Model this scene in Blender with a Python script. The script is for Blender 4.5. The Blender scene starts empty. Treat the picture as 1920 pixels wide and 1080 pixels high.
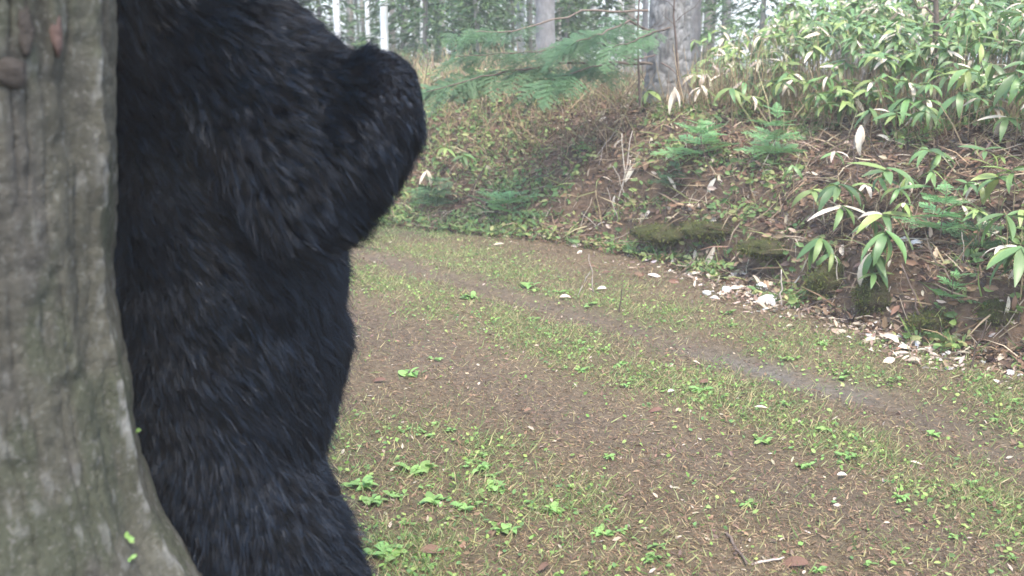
import bpy, bmesh, math, random
import numpy as np
from mathutils import Matrix, Vector

random.seed(7)
rng = np.random.default_rng(7)
R = math.radians

# ------------------------------------------------------------------ camera
FPX, PITCH, CAMH = 1844.0, R(13.1), 1.7          # focal length in photo pixels, downward tilt, height
sc = bpy.context.scene
col = sc.collection
cam_d = bpy.data.cameras.new('camera')
cam = bpy.data.objects.new('camera', cam_d)
col.objects.link(cam)
cam.location = (0, 0, CAMH)
cam.rotation_euler = (R(90) - PITCH, 0, 0)
cam_d.sensor_width = 36.0
cam_d.lens = 36.0 * FPX / 1920.0
cam_d.clip_start = 0.05
cam_d.clip_end = 1500
cam_d.dof.use_dof = True
cam_d.dof.focus_distance = 4.6
cam_d.dof.aperture_fstop = 2.9
sc.camera = cam

# ------------------------------------------------------------------ sky, sun, exposure
SUN_EL, SUN_AZ = R(62), R(162)                    # azimuth measured from +Y towards +X
w = bpy.data.worlds.new('World')
sc.world = w
w.use_nodes = True
nt = w.node_tree
bg = nt.nodes['Background']
sky = nt.nodes.new('ShaderNodeTexSky')
sky.sky_type = 'NISHITA'
sky.sun_disc = False
sky.sun_elevation = SUN_EL
sky.sun_rotation = SUN_AZ
sky.altitude = 300
sky.air_density = 1.0
sky.dust_density = 2.3
sky.ozone_density = 1.0
nt.links.new(sky.outputs[0], bg.inputs[0])
bg.inputs[1].default_value = 0.15
sun_d = bpy.data.lights.new('sun', 'SUN')
sun_d.energy = 1.0
sun_d.angle = R(24)
sun_d.color = (1.0, 0.94, 0.85)
sun = bpy.data.objects.new('sun', sun_d)
col.objects.link(sun)
sd = Vector((math.sin(SUN_AZ) * math.cos(SUN_EL), math.cos(SUN_AZ) * math.cos(SUN_EL), math.sin(SUN_EL)))
sun.rotation_euler = (-sd).to_track_quat('-Z', 'Y').to_euler()
sc.view_settings.view_transform = 'Standard'
sc.view_settings.look = 'None'
sc.view_settings.gamma = 1
sc.view_settings.exposure = 2.36
sc.cycles.use_denoising = True
sc.cycles.max_bounces = 6
sc.cycles.diffuse_bounces = 3
sc.cycles.glossy_bounces = 2
sc.cycles.transmission_bounces = 3
sc.cycles.volume_bounces = 0

# ------------------------------------------------------------------ numeric helpers
def ray(u, v):
    x = (u - 960) / FPX
    y = -(v - 540) / FPX
    return np.array([x, math.cos(PITCH) + y * math.sin(PITCH), y * math.cos(PITCH) - math.sin(PITCH)])

def at(u, v, Y):                                   # the point of a pixel's ray at depth Y
    d = ray(u, v)
    return np.array([0, 0, CAMH]) + d * (Y / d[1])

def flat(u, v):
    d = ray(u, v)
    return (d * (CAMH / -d[2]))[:2]

def project(p):                                    # world points -> photo pixels
    p = np.atleast_2d(p)
    q = p - np.array([0, 0, CAMH])
    dep = q[:, 1] * math.cos(PITCH) - q[:, 2] * math.sin(PITCH)
    up = q[:, 1] * math.sin(PITCH) + q[:, 2] * math.cos(PITCH)
    return 960 + FPX * q[:, 0] / dep, 540 - FPX * up / dep

def hash3(i, j, k, s):
    n = (i * 374761393 + j * 668265263 + k * 2147483647 + s * 1274126177) & 0xFFFFFFFF
    n = ((n ^ (n >> 13)) * 1103515245) & 0xFFFFFFFF
    n = (n ^ (n >> 16)) & 0xFFFFFFFF
    return (n % 65536) / 65535.0

def noise(x, y, z=0.0, s=0):
    x, y, z = np.broadcast_arrays(np.asarray(x, float), np.asarray(y, float), np.asarray(z, float))
    xi, yi, zi = np.floor(x).astype(np.int64), np.floor(y).astype(np.int64), np.floor(z).astype(np.int64)
    fx, fy, fz = x - xi, y - yi, z - zi
    fx, fy, fz = (f * f * (3 - 2 * f) for f in (fx, fy, fz))
    out = 0
    for a in (0, 1):
        for b in (0, 1):
            for c in (0, 1):
                wgt = (fx if a else 1 - fx) * (fy if b else 1 - fy) * (fz if c else 1 - fz)
                out = out + wgt * hash3(xi + a, yi + b, zi + c, s)
    return out

def fbm(x, y, z=0.0, s=0, o=4):
    t, amp, tot = 0, 1.0, 0
    for k in range(o):
        t = t + amp * noise(np.asarray(x) * 2 ** k, np.asarray(y) * 2 ** k, np.asarray(z) * 2 ** k, s + k)
        tot += amp
        amp *= 0.5
    return t / tot

def sstep(a, b, x):
    t = np.clip((x - a) / (b - a), 0, 1)
    return t * t * (3 - 2 * t)

# ------------------------------------------------------------------ terrain
TOE = np.array([flat(*p) for p in [(2000, 722), (1920, 692), (1700, 640), (1500, 578), (1350, 525), (1200, 482), (1050, 455), (900, 440), (740, 425)]])
RUT1 = np.array([flat(*p) for p in [(2100, 925), (1920, 850), (1650, 748), (1400, 678), (1150, 605), (960, 553), (800, 505), (680, 472)]])
RUT2 = np.array([flat(*p) for p in [(1700, 985), (1300, 850), (1000, 745), (760, 640), (660, 590), (560, 545)]])

def extend(T, n0=40.0, n1=60.0):
    a = T[0] + (T[0] - T[1]) / np.linalg.norm(T[0] - T[1]) * n0
    b = T[-1] + (T[-1] - T[-2]) / np.linalg.norm(T[-1] - T[-2]) * n1
    return np.vstack([a, T, b])
TOE, RUT1, RUT2 = extend(TOE), extend(RUT1), extend(RUT2)

def sdist(x, y, T):                                 # signed distance, positive on the bank side
    x, y = np.asarray(x, float), np.asarray(y, float)
    best = np.full(x.shape, 1e9)
    sg = np.ones(x.shape)
    for a, b in zip(T[:-1], T[1:]):
        e = b - a
        t = np.clip(((x - a[0]) * e[0] + (y - a[1]) * e[1]) / (e @ e), 0, 1)
        dx, dy = x - a[0] - t * e[0], y - a[1] - t * e[1]
        D = np.hypot(dx, dy)
        s = -np.sign(e[0] * dy - e[1] * dx)
        m = D < best
        best = np.where(m, D, best)
        sg = np.where(m, s, sg)
    return best * np.where(sg == 0, 1, sg)

def height(x, y):
    x, y = np.asarray(x, float), np.asarray(y, float)
    d0 = sdist(x, y, TOE)
    far = sstep(14, 40, np.hypot(x, y))
    d = d0 + (fbm(x * 1.3, y * 1.3, s=11, o=3) - 0.5) * 0.45 * sstep(0.0, 0.5, d0)
    r = sstep(0.3, 1.6, x)                           # towards the right the foot of the bank is a small scarp
    scarp = r * 0.36 * sstep(0.12, 0.28, d + 0.10 * (noise(x * 2.2, y * 2.2, s=21) - 0.5))
    lip = 0.22 * np.exp(-((x - 1.35) / 0.95) ** 2) * sstep(0.42, 0.56, d)   # undercut mossy ledge
    base = np.interp(d, [-1, 0, 0.35, 2.0, 2.7, 5, 14, 60, 1500], [0, 0, 0.10, 1.25, 1.34, 1.37, 1.29, 1.0, 1.0])
    bank = np.maximum(base, 0) * (1 - 0.13 * r) + scarp * (1 - sstep(1.2, 2.6, d)) + lip * (1 - sstep(0.9, 2.0, d))
    amp = 0.02 + 0.22 * sstep(0.15, 1.0, d0) * (1 - 0.5 * far)
    bump = (fbm(x * 1.9, y * 1.9, s=3, o=5) - 0.5) * amp
    r1 = np.exp(-(sdist(x, y, RUT1) / 0.16) ** 2)
    r2 = np.exp(-(sdist(x, y, RUT2) / 0.22) ** 2)
    road = -0.035 * r1 - 0.03 * r2
    hole = -0.13 * np.exp(-(((x - 0.36) / 0.22) ** 2 + ((y - 10.15) / 0.22) ** 2))   # burrow-like hollow
    return bank + bump + road * (d0 < 0.2) + hole

def hit(u, v):                                       # where a pixel's ray meets the terrain
    d = ray(u, v)
    t = np.arange(2.0, 34, 0.06)
    for _ in range(2):
        P = np.array([0, 0, CAMH]) + d[None, :] * t[:, None]
        b = P[:, 2] - height(P[:, 0], P[:, 1])
        k = np.argmax(b < 0) if (b < 0).any() else len(t) - 1
        t = np.linspace(t[max(k - 1, 0)], t[k], 12)
    return P[k]

def hits(us, vs):                                    # the same for many pixels at once
    out = []
    t = np.arange(3.0, 16, 0.05)
    for u, v in zip(np.array_split(us, max(1, len(us) // 200)), np.array_split(vs, max(1, len(us) // 200))):
        D = np.stack([ray(a, b) for a, b in zip(u, v)])
        P = np.array([0, 0, CAMH]) + D[:, None, :] * t[None, :, None]
        b = P[..., 2] - height(P[..., 0].ravel(), P[..., 1].ravel()).reshape(P.shape[:2])
        m = b < 0
        k = np.where(m.any(1), m.argmax(1), -1)
        out.append(np.where((k >= 0)[:, None], P[np.arange(len(k)), k], np.nan))
    return np.concatenate(out)

def normal_at(x, y, e=0.05):
    x, y = np.asarray(x, float), np.asarray(y, float)
    gx = (height(x + e, y) - height(x - e, y)) / (2 * e)
    gy = (height(x, y + e) - height(x, y - e)) / (2 * e)
    n = np.stack([-gx, -gy, np.ones_like(gx)], -1)
    return n / np.linalg.norm(n, axis=-1, keepdims=True)

# ------------------------------------------------------------------ object helpers
def fast_mesh(name, V, Fc, mat=None, colors=None, smooth=False):
    V = np.asarray(V, np.float32)
    me = bpy.data.meshes.new(name)
    groups = Fc if isinstance(Fc, list) else [Fc]
    groups = [np.asarray(g, np.int32) for g in groups if len(g)]
    nl = sum(g.size for g in groups)
    npoly = sum(len(g) for g in groups)
    me.vertices.add(len(V))
    me.vertices.foreach_set('co', V.ravel())
    me.loops.add(nl)
    me.loops.foreach_set('vertex_index', np.concatenate([g.ravel() for g in groups]))
    me.polygons.add(npoly)
    tot = np.concatenate([np.full(len(g), g.shape[1], np.int32) for g in groups])
    me.polygons.foreach_set('loop_start', np.concatenate([[0], np.cumsum(tot)[:-1]]).astype(np.int32))
    me.polygons.foreach_set('loop_total', tot)
    if smooth:
        me.polygons.foreach_set('use_smooth', np.ones(npoly, bool))
    if colors is not None:
        a = me.attributes.new('col', 'FLOAT_COLOR', 'POINT')
        c = np.ones((len(V), 4), np.float32)
        c[:, :3] = colors
        a.data.foreach_set('color', c.ravel())
    me.update(calc_edges=True)
    me.validate()
    if mat:
        me.materials.append(mat)
    return me

def obj(name, me, parent=None, M=None):
    o = bpy.data.objects.new(name, me)
    col.objects.link(o)
    if parent is not None:
        o.parent = parent
    if M is not None:
        o.matrix_basis = M
    return o

def tag(o, label=None, cat=None, group=None, kind=None):
    if label: o['label'] = label
    if cat: o['category'] = cat
    if group: o['group'] = group
    if kind: o['kind'] = kind
    return o

def thing(name, label, cat, loc=(0, 0, 0), group=None):
    o = bpy.data.objects.new(name, None)
    o.empty_display_size = 0.05
    col.objects.link(o)
    o.location = tuple(float(c) for c in loc)
    return tag(o, label, cat, group)

def tube(path, radii, sides=6, cap=True):
    path = np.asarray(path, float)
    radii = np.broadcast_to(np.asarray(radii, float), (len(path),))
    V, Fq = [], []
    up = np.array([0.31, 0.17, 0.93])
    for i, p in enumerate(path):
        t = path[min(i + 1, len(path) - 1)] - path[max(i - 1, 0)]
        t = t / (np.linalg.norm(t) + 1e-9)
        a = np.cross(t, up)
        if np.linalg.norm(a) < 0.2:
            a = np.cross(t, [1.0, 0, 0.2])
        a /= np.linalg.norm(a)
        b = np.cross(t, a)
        for s in range(sides):
            q = 2 * math.pi * s / sides
            V.append(p + radii[i] * (math.cos(q) * a + math.sin(q) * b))
    for i in range(len(path) - 1):
        for s in range(sides):
            s2 = (s + 1) % sides
            Fq.append((i * sides + s, i * sides + s2, (i + 1) * sides + s2, (i + 1) * sides + s))
    Ft = []
    if cap:
        n = len(V)
        V.append(path[-1])
        for s in range(sides):
            Ft.append((n - sides + s, n - sides + (s + 1) % sides, n))
    return np.array(V), Fq, Ft

def tube_mesh(name, path, radii, mat, sides=6, smooth=True):
    V, q, t = tube(path, radii, sides)
    return fast_mesh(name, V, [q, t], mat, smooth=smooth)

def wob(p0, p1, n=6, amp=0.02, sag=0.0):              # a crooked line between two points
    p0, p1 = np.asarray(p0, float), np.asarray(p1, float)
    t = np.linspace(0, 1, n)[:, None]
    L = np.linalg.norm(p1 - p0)
    P = p0 + (p1 - p0) * t
    P[1:-1] += rng.normal(0, amp * L, (n - 2, 3))
    P[:, 2] -= sag * L * (4 * t[:, 0] * (1 - t[:, 0]))
    return P

def merge(V0, F0, Ms, T, C=None):
    """copies of a small template: Ms (N,3,3), T (N,3), C (N,3)"""
    V0, F0 = np.asarray(V0, float), np.asarray(F0, np.int64)
    n, k = len(T), len(V0)
    V = np.einsum('nij,kj->nki', Ms, V0) + T[:, None, :]
    Fc = (F0[None] + (np.arange(n) * k)[:, None, None]).reshape(-1, F0.shape[1])
    cc = None if C is None else np.repeat(C, k, axis=0)
    return V.reshape(-1, 3), Fc, cc

def frames(direction, upv, roll=None):
    """matrices whose Y axis runs along direction and whose Z axis leans to upv"""
    d = direction / np.linalg.norm(direction, axis=1, keepdims=True)
    x = np.cross(d, upv)
    x /= np.linalg.norm(x, axis=1, keepdims=True) + 1e-9
    z = np.cross(x, d)
    if roll is not None:
        c, s = np.cos(roll)[:, None], np.sin(roll)[:, None]
        x, z = c * x + s * z, -s * x + c * z
    return np.stack([x, d, z], -1)

# ------------------------------------------------------------------ materials
def mat(name, base=(0.2, 0.2, 0.2), rough=0.8, spec=0.3, use_col=False, var=0.25, scale=8.0, bump=0.0, bscale=None, trans=0.0,
        objvar=0.0, second=None, second_scale=2.0, second_lo=0.5, second_hi=0.65, stretch=(1, 1, 1)):
    m = bpy.data.materials.new(name)
    m.use_nodes = True
    t = m.node_tree
    N, L = t.nodes, t.links
    b = N['Principled BSDF']
    b.inputs['Roughness'].default_value = rough
    b.inputs['Specular IOR Level'].default_value = spec
    tc = N.new('ShaderNodeTexCoord')
    mp = N.new('ShaderNodeMapping')
    mp.inputs['Scale'].default_value = stretch
    L.new(tc.outputs['Object'], mp.inputs[0])
    if use_col:
        a = N.new('ShaderNodeAttribute')
        a.attribute_name = 'col'
        c = a.outputs['Color']
    else:
        rgb = N.new('ShaderNodeRGB')
        rgb.outputs[0].default_value = (*base, 1)
        c = rgb.outputs[0]
    if second is not None:
        n2 = N.new('ShaderNodeTexNoise')
        n2.inputs['Scale'].default_value = second_scale
        n2.inputs['Detail'].default_value = 5
        n2.inputs['Roughness'].default_value = 0.65
        L.new(mp.outputs[0], n2.inputs[0])
        mr = N.new('ShaderNodeMapRange')
        mr.inputs['From Min'].default_value = second_lo
        mr.inputs['From Max'].default_value = second_hi
        L.new(n2.outputs['Fac'], mr.inputs[0])
        mx = N.new('ShaderNodeMix')
        mx.data_type = 'RGBA'
        L.new(mr.outputs[0], mx.inputs[0])
        L.new(c, mx.inputs[6])
        mx.inputs[7].default_value = (*second, 1)
        c = mx.outputs[2]
    if var > 0:
        n = N.new('ShaderNodeTexNoise')
        n.inputs['Scale'].default_value = scale
        n.inputs['Detail'].default_value = 6
        n.inputs['Roughness'].default_value = 0.7
        L.new(mp.outputs[0], n.inputs[0])
        mr = N.new('ShaderNodeMapRange')
        mr.inputs['From Min'].default_value = 0.25
        mr.inputs['From Max'].default_value = 0.75
        mr.inputs['To Min'].default_value = 1 - var
        mr.inputs['To Max'].default_value = 1 + var
        L.new(n.outputs['Fac'], mr.inputs[0])
        mu = N.new('ShaderNodeMix')
        mu.data_type = 'RGBA'
        mu.blend_type = 'MULTIPLY'
        mu.inputs[0].default_value = 1
        L.new(c, mu.inputs[6])
        L.new(mr.outputs[0], mu.inputs[7])
        c = mu.outputs[2]
    if objvar > 0:
        oi = N.new('ShaderNodeObjectInfo')
        hs = N.new('ShaderNodeHueSaturation')
        for o_, inp, lo, hi in (('Random', 'Value', 1 - objvar, 1 + objvar), ('Random', 'Hue', 0.485, 0.515)):
            mr = N.new('ShaderNodeMapRange')
            mr.inputs['To Min'].default_value = lo
            mr.inputs['To Max'].default_value = hi
            if inp == 'Hue':
                ma = N.new('ShaderNodeMath')
                ma.operation = 'MULTIPLY'
                ma.inputs[1].default_value = 17.31
                fr = N.new('ShaderNodeMath')
                fr.operation = 'FRACT'
                L.new(oi.outputs[o_], ma.inputs[0])
                L.new(ma.outputs[0], fr.inputs[0])
                L.new(fr.outputs[0], mr.inputs[0])
            else:
                L.new(oi.outputs[o_], mr.inputs[0])
            L.new(mr.outputs[0], hs.inputs[inp])
        L.new(c, hs.inputs['Color'])
        c = hs.outputs[0]
    L.new(c, b.inputs['Base Color'])
    if bump > 0:
        n = N.new('ShaderNodeTexNoise')
        n.inputs['Scale'].default_value = bscale or scale * 3
        n.inputs['Detail'].default_value = 8
        n.inputs['Roughness'].default_value = 0.7
        L.new(mp.outputs[0], n.inputs[0])
        bp = N.new('ShaderNodeBump')
        bp.inputs['Strength'].default_value = bump
        bp.inputs['Distance'].default_value = 0.03
        L.new(n.outputs['Fac'], bp.inputs['Height'])
        L.new(bp.outputs[0], b.inputs['Normal'])
    if trans > 0:
        tr = N.new('ShaderNodeBsdfTranslucent')
        L.new(c, tr.inputs['Color'])
        ms = N.new('ShaderNodeMixShader')
        ms.inputs[0].default_value = trans
        L.new(b.outputs[0], ms.inputs[1])
        L.new(tr.outputs[0], ms.inputs[2])
        L.new(ms.outputs[0], N['Material Output'].inputs['Surface'])
    return m

M_SOIL = mat('forest_soil', use_col=True, var=0.45, scale=24, rough=0.95, spec=0.15, bump=0.9, bscale=38)
M_LITTER = mat('dry_litter', use_col=True, var=0.15, scale=60, rough=0.8, spec=0.25, trans=0.12)
M_GRASS = mat('green_blades', use_col=True, var=0.1, scale=40, rough=0.6, spec=0.3, trans=0.3)
M_SASA = [mat('bamboo_grass_green', (0.128, 0.215, 0.068), 0.38, 0.5, var=0.18, scale=18, trans=0.22, objvar=0.38, stretch=(1, 0.12, 1)),
          mat('bamboo_grass_yellow_green', (0.22, 0.29, 0.085), 0.42, 0.45, var=0.2, scale=18, trans=0.25, objvar=0.3, stretch=(1, 0.12, 1)),
          mat('bamboo_grass_withered', (0.62, 0.53, 0.40), 0.7, 0.3, var=0.22, scale=22, trans=0.15, objvar=0.22, second=(0.36, 0.24, 0.15), second_scale=7, second_lo=0.55, second_hi=0.8, stretch=(1, 0.3, 1))]
M_SASAMASS = mat('bamboo_grass_mass', use_col=True, var=0.12, scale=18, rough=0.36, spec=0.5, trans=0.22)
M_CULM = mat('dry_culm', (0.34, 0.25, 0.14), 0.6, 0.35, var=0.3, scale=12, objvar=0.3)
M_TWIG = mat('twig_bark', (0.14, 0.105, 0.08), 0.85, 0.2, var=0.35, scale=20, objvar=0.3, bump=0.3)
M_PALEWOOD = mat('bleached_wood', (0.42, 0.36, 0.29), 0.8, 0.25, var=0.3, scale=30, objvar=0.25)
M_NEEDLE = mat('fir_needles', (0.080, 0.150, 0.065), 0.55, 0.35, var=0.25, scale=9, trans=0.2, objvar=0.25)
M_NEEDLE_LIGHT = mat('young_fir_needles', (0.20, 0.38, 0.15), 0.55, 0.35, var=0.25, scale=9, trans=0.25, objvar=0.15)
M_NEEDLE_DARK = mat('fir_crown', use_col=True, rough=0.6, spec=0.3, var=0.2, scale=3, trans=0.18)
M_BARK = mat('grey_fir_bark', (0.22, 0.205, 0.19), 0.9, 0.2, var=0.35, scale=9, bump=0.8, bscale=26, second=(0.33, 0.32, 0.29), second_scale=6, second_lo=0.52, second_hi=0.7, stretch=(1, 1, 0.6))
M_BARK_FAR = mat('forest_bark', (0.30, 0.27, 0.23), 0.9, 0.2, var=0.35, scale=5, bump=0.5, bscale=16, objvar=0.35, stretch=(1, 1, 0.4))
M_BIRCH = mat('birch_bark', (0.78, 0.76, 0.71), 0.7, 0.3, var=0.12, scale=6, second=(0.2, 0.17, 0.15), second_scale=3.2, second_lo=0.62, second_hi=0.68, stretch=(1, 1, 4), objvar=0.1)
M_MOSS = mat('moss', (0.072, 0.076, 0.028), 0.95, 0.1, var=0.5, scale=14, bump=1.0, bscale=60, second=(0.075, 0.055, 0.035), second_scale=5, second_lo=0.42, second_hi=0.62)
M_MOSSFUZZ = mat('moss_fuzz', use_col=True, var=0.2, scale=20, rough=0.9, spec=0.1, trans=0.2)
M_STONE = mat('pale_stone', (0.64, 0.61, 0.55), 0.85, 0.2, var=0.25, scale=14, bump=0.5, bscale=30, objvar=0.18)
M_DEADPALE = mat('bleached_leaf', (0.62, 0.54, 0.43), 0.75, 0.25, var=0.15, scale=30, trans=0.12, objvar=0.15)
M_SCRAP = mat('stained_leaf', (0.46, 0.38, 0.28), 0.8, 0.2, var=0.35, scale=18, trans=0.1, objvar=0.35)
M_DEADBROWN = mat('brown_leaf', (0.17, 0.10, 0.065), 0.75, 0.25, var=0.25, scale=30, trans=0.12, objvar=0.35)
M_WEED = mat('weed_leaf', (0.22, 0.36, 0.10), 0.5, 0.35, var=0.15, scale=20, trans=0.28, objvar=0.25)

# ------------------------------------------------------------------ ground: one sheet to the horizon
def axis(lo, hi, step, far, grow=1.14):
    a = list(np.arange(lo, hi + step / 2, step))
    s = step
    while a[-1] < far:
        s *= grow
        a.append(a[-1] + s)
    s = step
    while a[0] > -far:
        s *= grow
        a.insert(0, a[0] - s)
    return np.array(a)

def green_mask(x, y):
    d0 = sdist(x, y, TOE)
    a1, a2 = sdist(x, y, RUT1), sdist(x, y, RUT2)
    mid = np.exp(-((a1 + 0.56) / 0.30) ** 2) * (0.65 + 0.35 * sstep(3.8, 6.0, y))
    verge = np.exp(-((a1 - 0.52) / 0.40) ** 2) * 0.8
    near = sstep(-0.30, -0.70, a2) * 0.75 * sstep(0.75, 0.1, x) * sstep(4.9, 4.2, y)
    rightn = 0.28 * np.exp(-(((x - 1.25) / 0.55) ** 2 + ((y - 3.5) / 0.5) ** 2))
    leftfar = 0.9 * sstep(7.5, 8.8, y) * sstep(0.2, -0.4, x)
    m = np.maximum.reduce([mid, verge * sstep(0.3, -0.25, d0), near, rightn, leftfar * sstep(-1.4, -0.9, d0)])
    m = m * (1 - 0.9 * np.exp(-(a1 / 0.17) ** 2)) * (1 - 0.6 * np.exp(-(a2 / 0.22) ** 2))
    n = fbm(x * 3.1, y * 3.1, s=40, o=3)
    base = 0.05 * sstep(0.48, 0.66, fbm(x * 4.3, y * 4.3, s=44, o=3)) * (d0 < 0.2) * (1 - 0.85 * np.exp(-(a1 / 0.2) ** 2))
    return np.clip(np.maximum(m * (0.2 + 0.8 * sstep(0.30, 0.62, n)) * 1.3, base), 0, 1)

def ground_colour(x, y):
    d0 = sdist(x, y, TOE)
    a1, a2 = sdist(x, y, RUT1), sdist(x, y, RUT2)
    n = fbm(x * 1.7, y * 1.7, s=50, o=4)
    n2 = fbm(x * 6, y * 6, s=55, o=3)
    c = np.array([0.143, 0.106, 0.064])[None] * (0.75 + 0.5 * n[:, None])
    dirt = np.array([0.132, 0.102, 0.071])
    grey = np.array([0.150, 0.130, 0.103])
    k1 = (np.exp(-(a1 / 0.24) ** 2) * (0.45 + 0.45 * sstep(0.4, 0.6, n2)))[:, None]
    c = c * (1 - k1) + dirt * k1
    gu = (np.exp(-((a1 + 0.03) / 0.15) ** 2) * np.exp(-((y - 5.25) / 0.42) ** 4) * (0.55 + 0.45 * sstep(0.35, 0.6, n2)))[:, None]
    c = c * (1 - gu) + grey * gu
    k2 = (np.exp(-(a2 / 0.28) ** 2) * 0.8)[:, None]
    c = c * (1 - k2) + dirt * np.array([1.0, 0.97, 0.95]) * k2
    g = green_mask(x, y)[:, None] * 0.45
    c = c * (1 - g) + np.array([0.13, 0.15, 0.05]) * g
    bk = sstep(-0.15, 0.25, d0)[:, None]
    bankc = np.array([0.135, 0.090, 0.058])[None] * (0.6 + 0.8 * fbm(x * 2.6, y * 2.6, s=60, o=4)[:, None])
    c = c * (1 - bk) + bankc * bk
    top = (sstep(2.0, 3.2, d0) * 0.6)[:, None]
    c = c * (1 - top) + np.array([0.09, 0.085, 0.045]) * top
    return c

gx = axis(-3.2, 6.4, 0.045, 240)
gy = axis(1.6, 12.0, 0.045, 240)
X, Y = np.meshgrid(gx, gy)
Z = height(X.ravel(), Y.ravel())
V = np.stack([X.ravel(), Y.ravel(), Z], -1)
nx, ny = len(gx), len(gy)
ii = np.arange(nx * ny).reshape(ny, nx)
Fq = np.stack([ii[:-1, :-1], ii[:-1, 1:], ii[1:, 1:], ii[1:, :-1]], -1).reshape(-1, 4)
ground = obj('ground', fast_mesh('ground', V, Fq, M_SOIL, ground_colour(V[:, 0], V[:, 1]), smooth=True))
tag(ground, 'brown dirt track floor rising into the leaf-strewn bank', None, kind='structure')

# ------------------------------------------------------------------ scatter on the ground (uncountable litter)
def spots(n, ymin, ymax, dmin=-9, dmax=9, power=1.0, margin=0.9):
    """random ground points, denser near the camera, inside the view and a step to its side"""
    out = []
    got = 0
    while got < n:
        y = ymin + (ymax - ymin) * rng.random(n * 2) ** power
        x = (rng.random(n * 2) * 2 - 1) * (0.53 * y + margin)
        d = sdist(x, y, TOE)
        ok = (d > dmin) & (d < dmax) & (x > -0.52 * y * 0.75 - 0.3)
        out.append(np.stack([x[ok], y[ok]], -1))
        got += ok.sum()
    return np.concatenate(out)[:n]

def onground(xy, lift=0.0):
    return np.column_stack([xy, height(xy[:, 0], xy[:, 1]) + lift])

def lay(xy, template, faces, size, colours, tilt=0.35, lift=0.004, jit=0.25, stand=None):
    n = len(xy)
    nr = normal_at(xy[:, 0], xy[:, 1])
    nr = nr + rng.normal(0, tilt, (n, 3))
    nr /= np.linalg.norm(nr, axis=1, keepdims=True)
    a = rng.random(n) * 2 * math.pi
    h = np.stack([np.cos(a), np.sin(a), np.zeros(n)], -1)
    if stand is not None:
        h = h * stand[0] + np.array([0, 0, 1.0]) + rng.normal(0, stand[1], (n, 3))
        nr = np.stack([np.cos(a + 1.57), np.sin(a + 1.57), np.zeros(n)], -1)
    else:
        h = h - nr * (h * nr).sum(1, keepdims=True)
    Ms = frames(h, nr) * (size * rng.uniform(1 - jit, 1 + jit, n))[:, None, None]
    return merge(template, faces, Ms, onground(xy, lift), colours)

def palette(n, cols, wts, var=0.2):
    c = np.array(cols)[rng.choice(len(cols), n, p=np.array(wts) / sum(wts))]
    return np.clip(c * rng.uniform(1 - var, 1 + var, (n, 1)) * rng.uniform(0.93, 1.07, (n, 3)), 0, 1)

NEEDLE = np.array([(-0.035, 0, 0), (0.035, 0, 0), (0.03, 0.5, 0.05), (-0.03, 0.5, 0.05), (0.004, 1, 0.0), (-0.004, 1, 0.0)])
NEEDLE_F = [(0, 1, 2, 3), (3, 2, 4, 5)]
LEAF = np.array([(0, 0, 0), (0.20, 0.3, 0.07), (0.0, 0.35, 0.0), (-0.20, 0.3, 0.07), (0.16, 0.68, 0.10), (0, 0.7, 0.05), (-0.16, 0.68, 0.10), (0, 1.0, 0.06)])
LEAF_F = [(0, 1, 2), (0, 2, 3), (2, 1, 4), (2, 4, 5), (3, 2, 5), (3, 5, 6), (5, 4, 7), (6, 5, 7)]
BLADE = np.array([(-0.03, 0, 0), (0.03, 0, 0), (0.024, 0.5, 0.06), (-0.024, 0.5, 0.06), (0.002, 1, 0.30), (-0.002, 1, 0.30)])

def stuff(name, parts, m, label, cat):
    Vs, Fs, Cs, off = [], [], [], 0
    for (v, f, c) in parts:
        Vs.append(v); Fs.append(f + off); Cs.append(c)
        off += len(v)
    by = {}
    for f in Fs:
        by.setdefault(f.shape[1], []).append(f)
    me = fast_mesh(name, np.concatenate(Vs), [np.concatenate(b) for b in by.values()], m, np.concatenate(Cs))
    return tag(obj(name, me), label, cat, kind='stuff')

# dry needles and crumbs over the track
n = 165000
xy = spots(n, 2.4, 9.5, dmax=0.4, power=1.35)
a1 = sdist(xy[:, 0], xy[:, 1], RUT1)
keep = rng.random(n) > np.exp(-(a1 / 0.18) ** 2) * (0.55 + 0.45 * np.exp(-((xy[:, 1] - 5.3) / 0.5) ** 4))
xy = xy[keep]
n = len(xy)
c1 = palette(n, [(0.245, 0.163, 0.094), (0.17, 0.108, 0.064), (0.36, 0.27, 0.16), (0.10, 0.07, 0.048), (0.29, 0.25, 0.11)], [5, 5, 2, 4, 2.5])
p1 = lay(xy, NEEDLE * np.array([1.6, 1, 1]), NEEDLE_F, 0.025, c1, tilt=0.5, lift=0.003, jit=0.5)
n = 6000
xy = spots(n, 2.4, 10, dmax=0.6, power=1.3)
c2 = palette(n, [(0.26, 0.165, 0.10), (0.17, 0.11, 0.08), (0.44, 0.36, 0.26)], [4, 4, 2])
p2 = lay(xy, LEAF, LEAF_F, 0.024, c2, tilt=0.5, lift=0.004, jit=0.6)
stuff('needle_litter', [p1, p2], M_LITTER, 'fine layer of dry brown needles covering the dirt track', 'litter')

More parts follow.
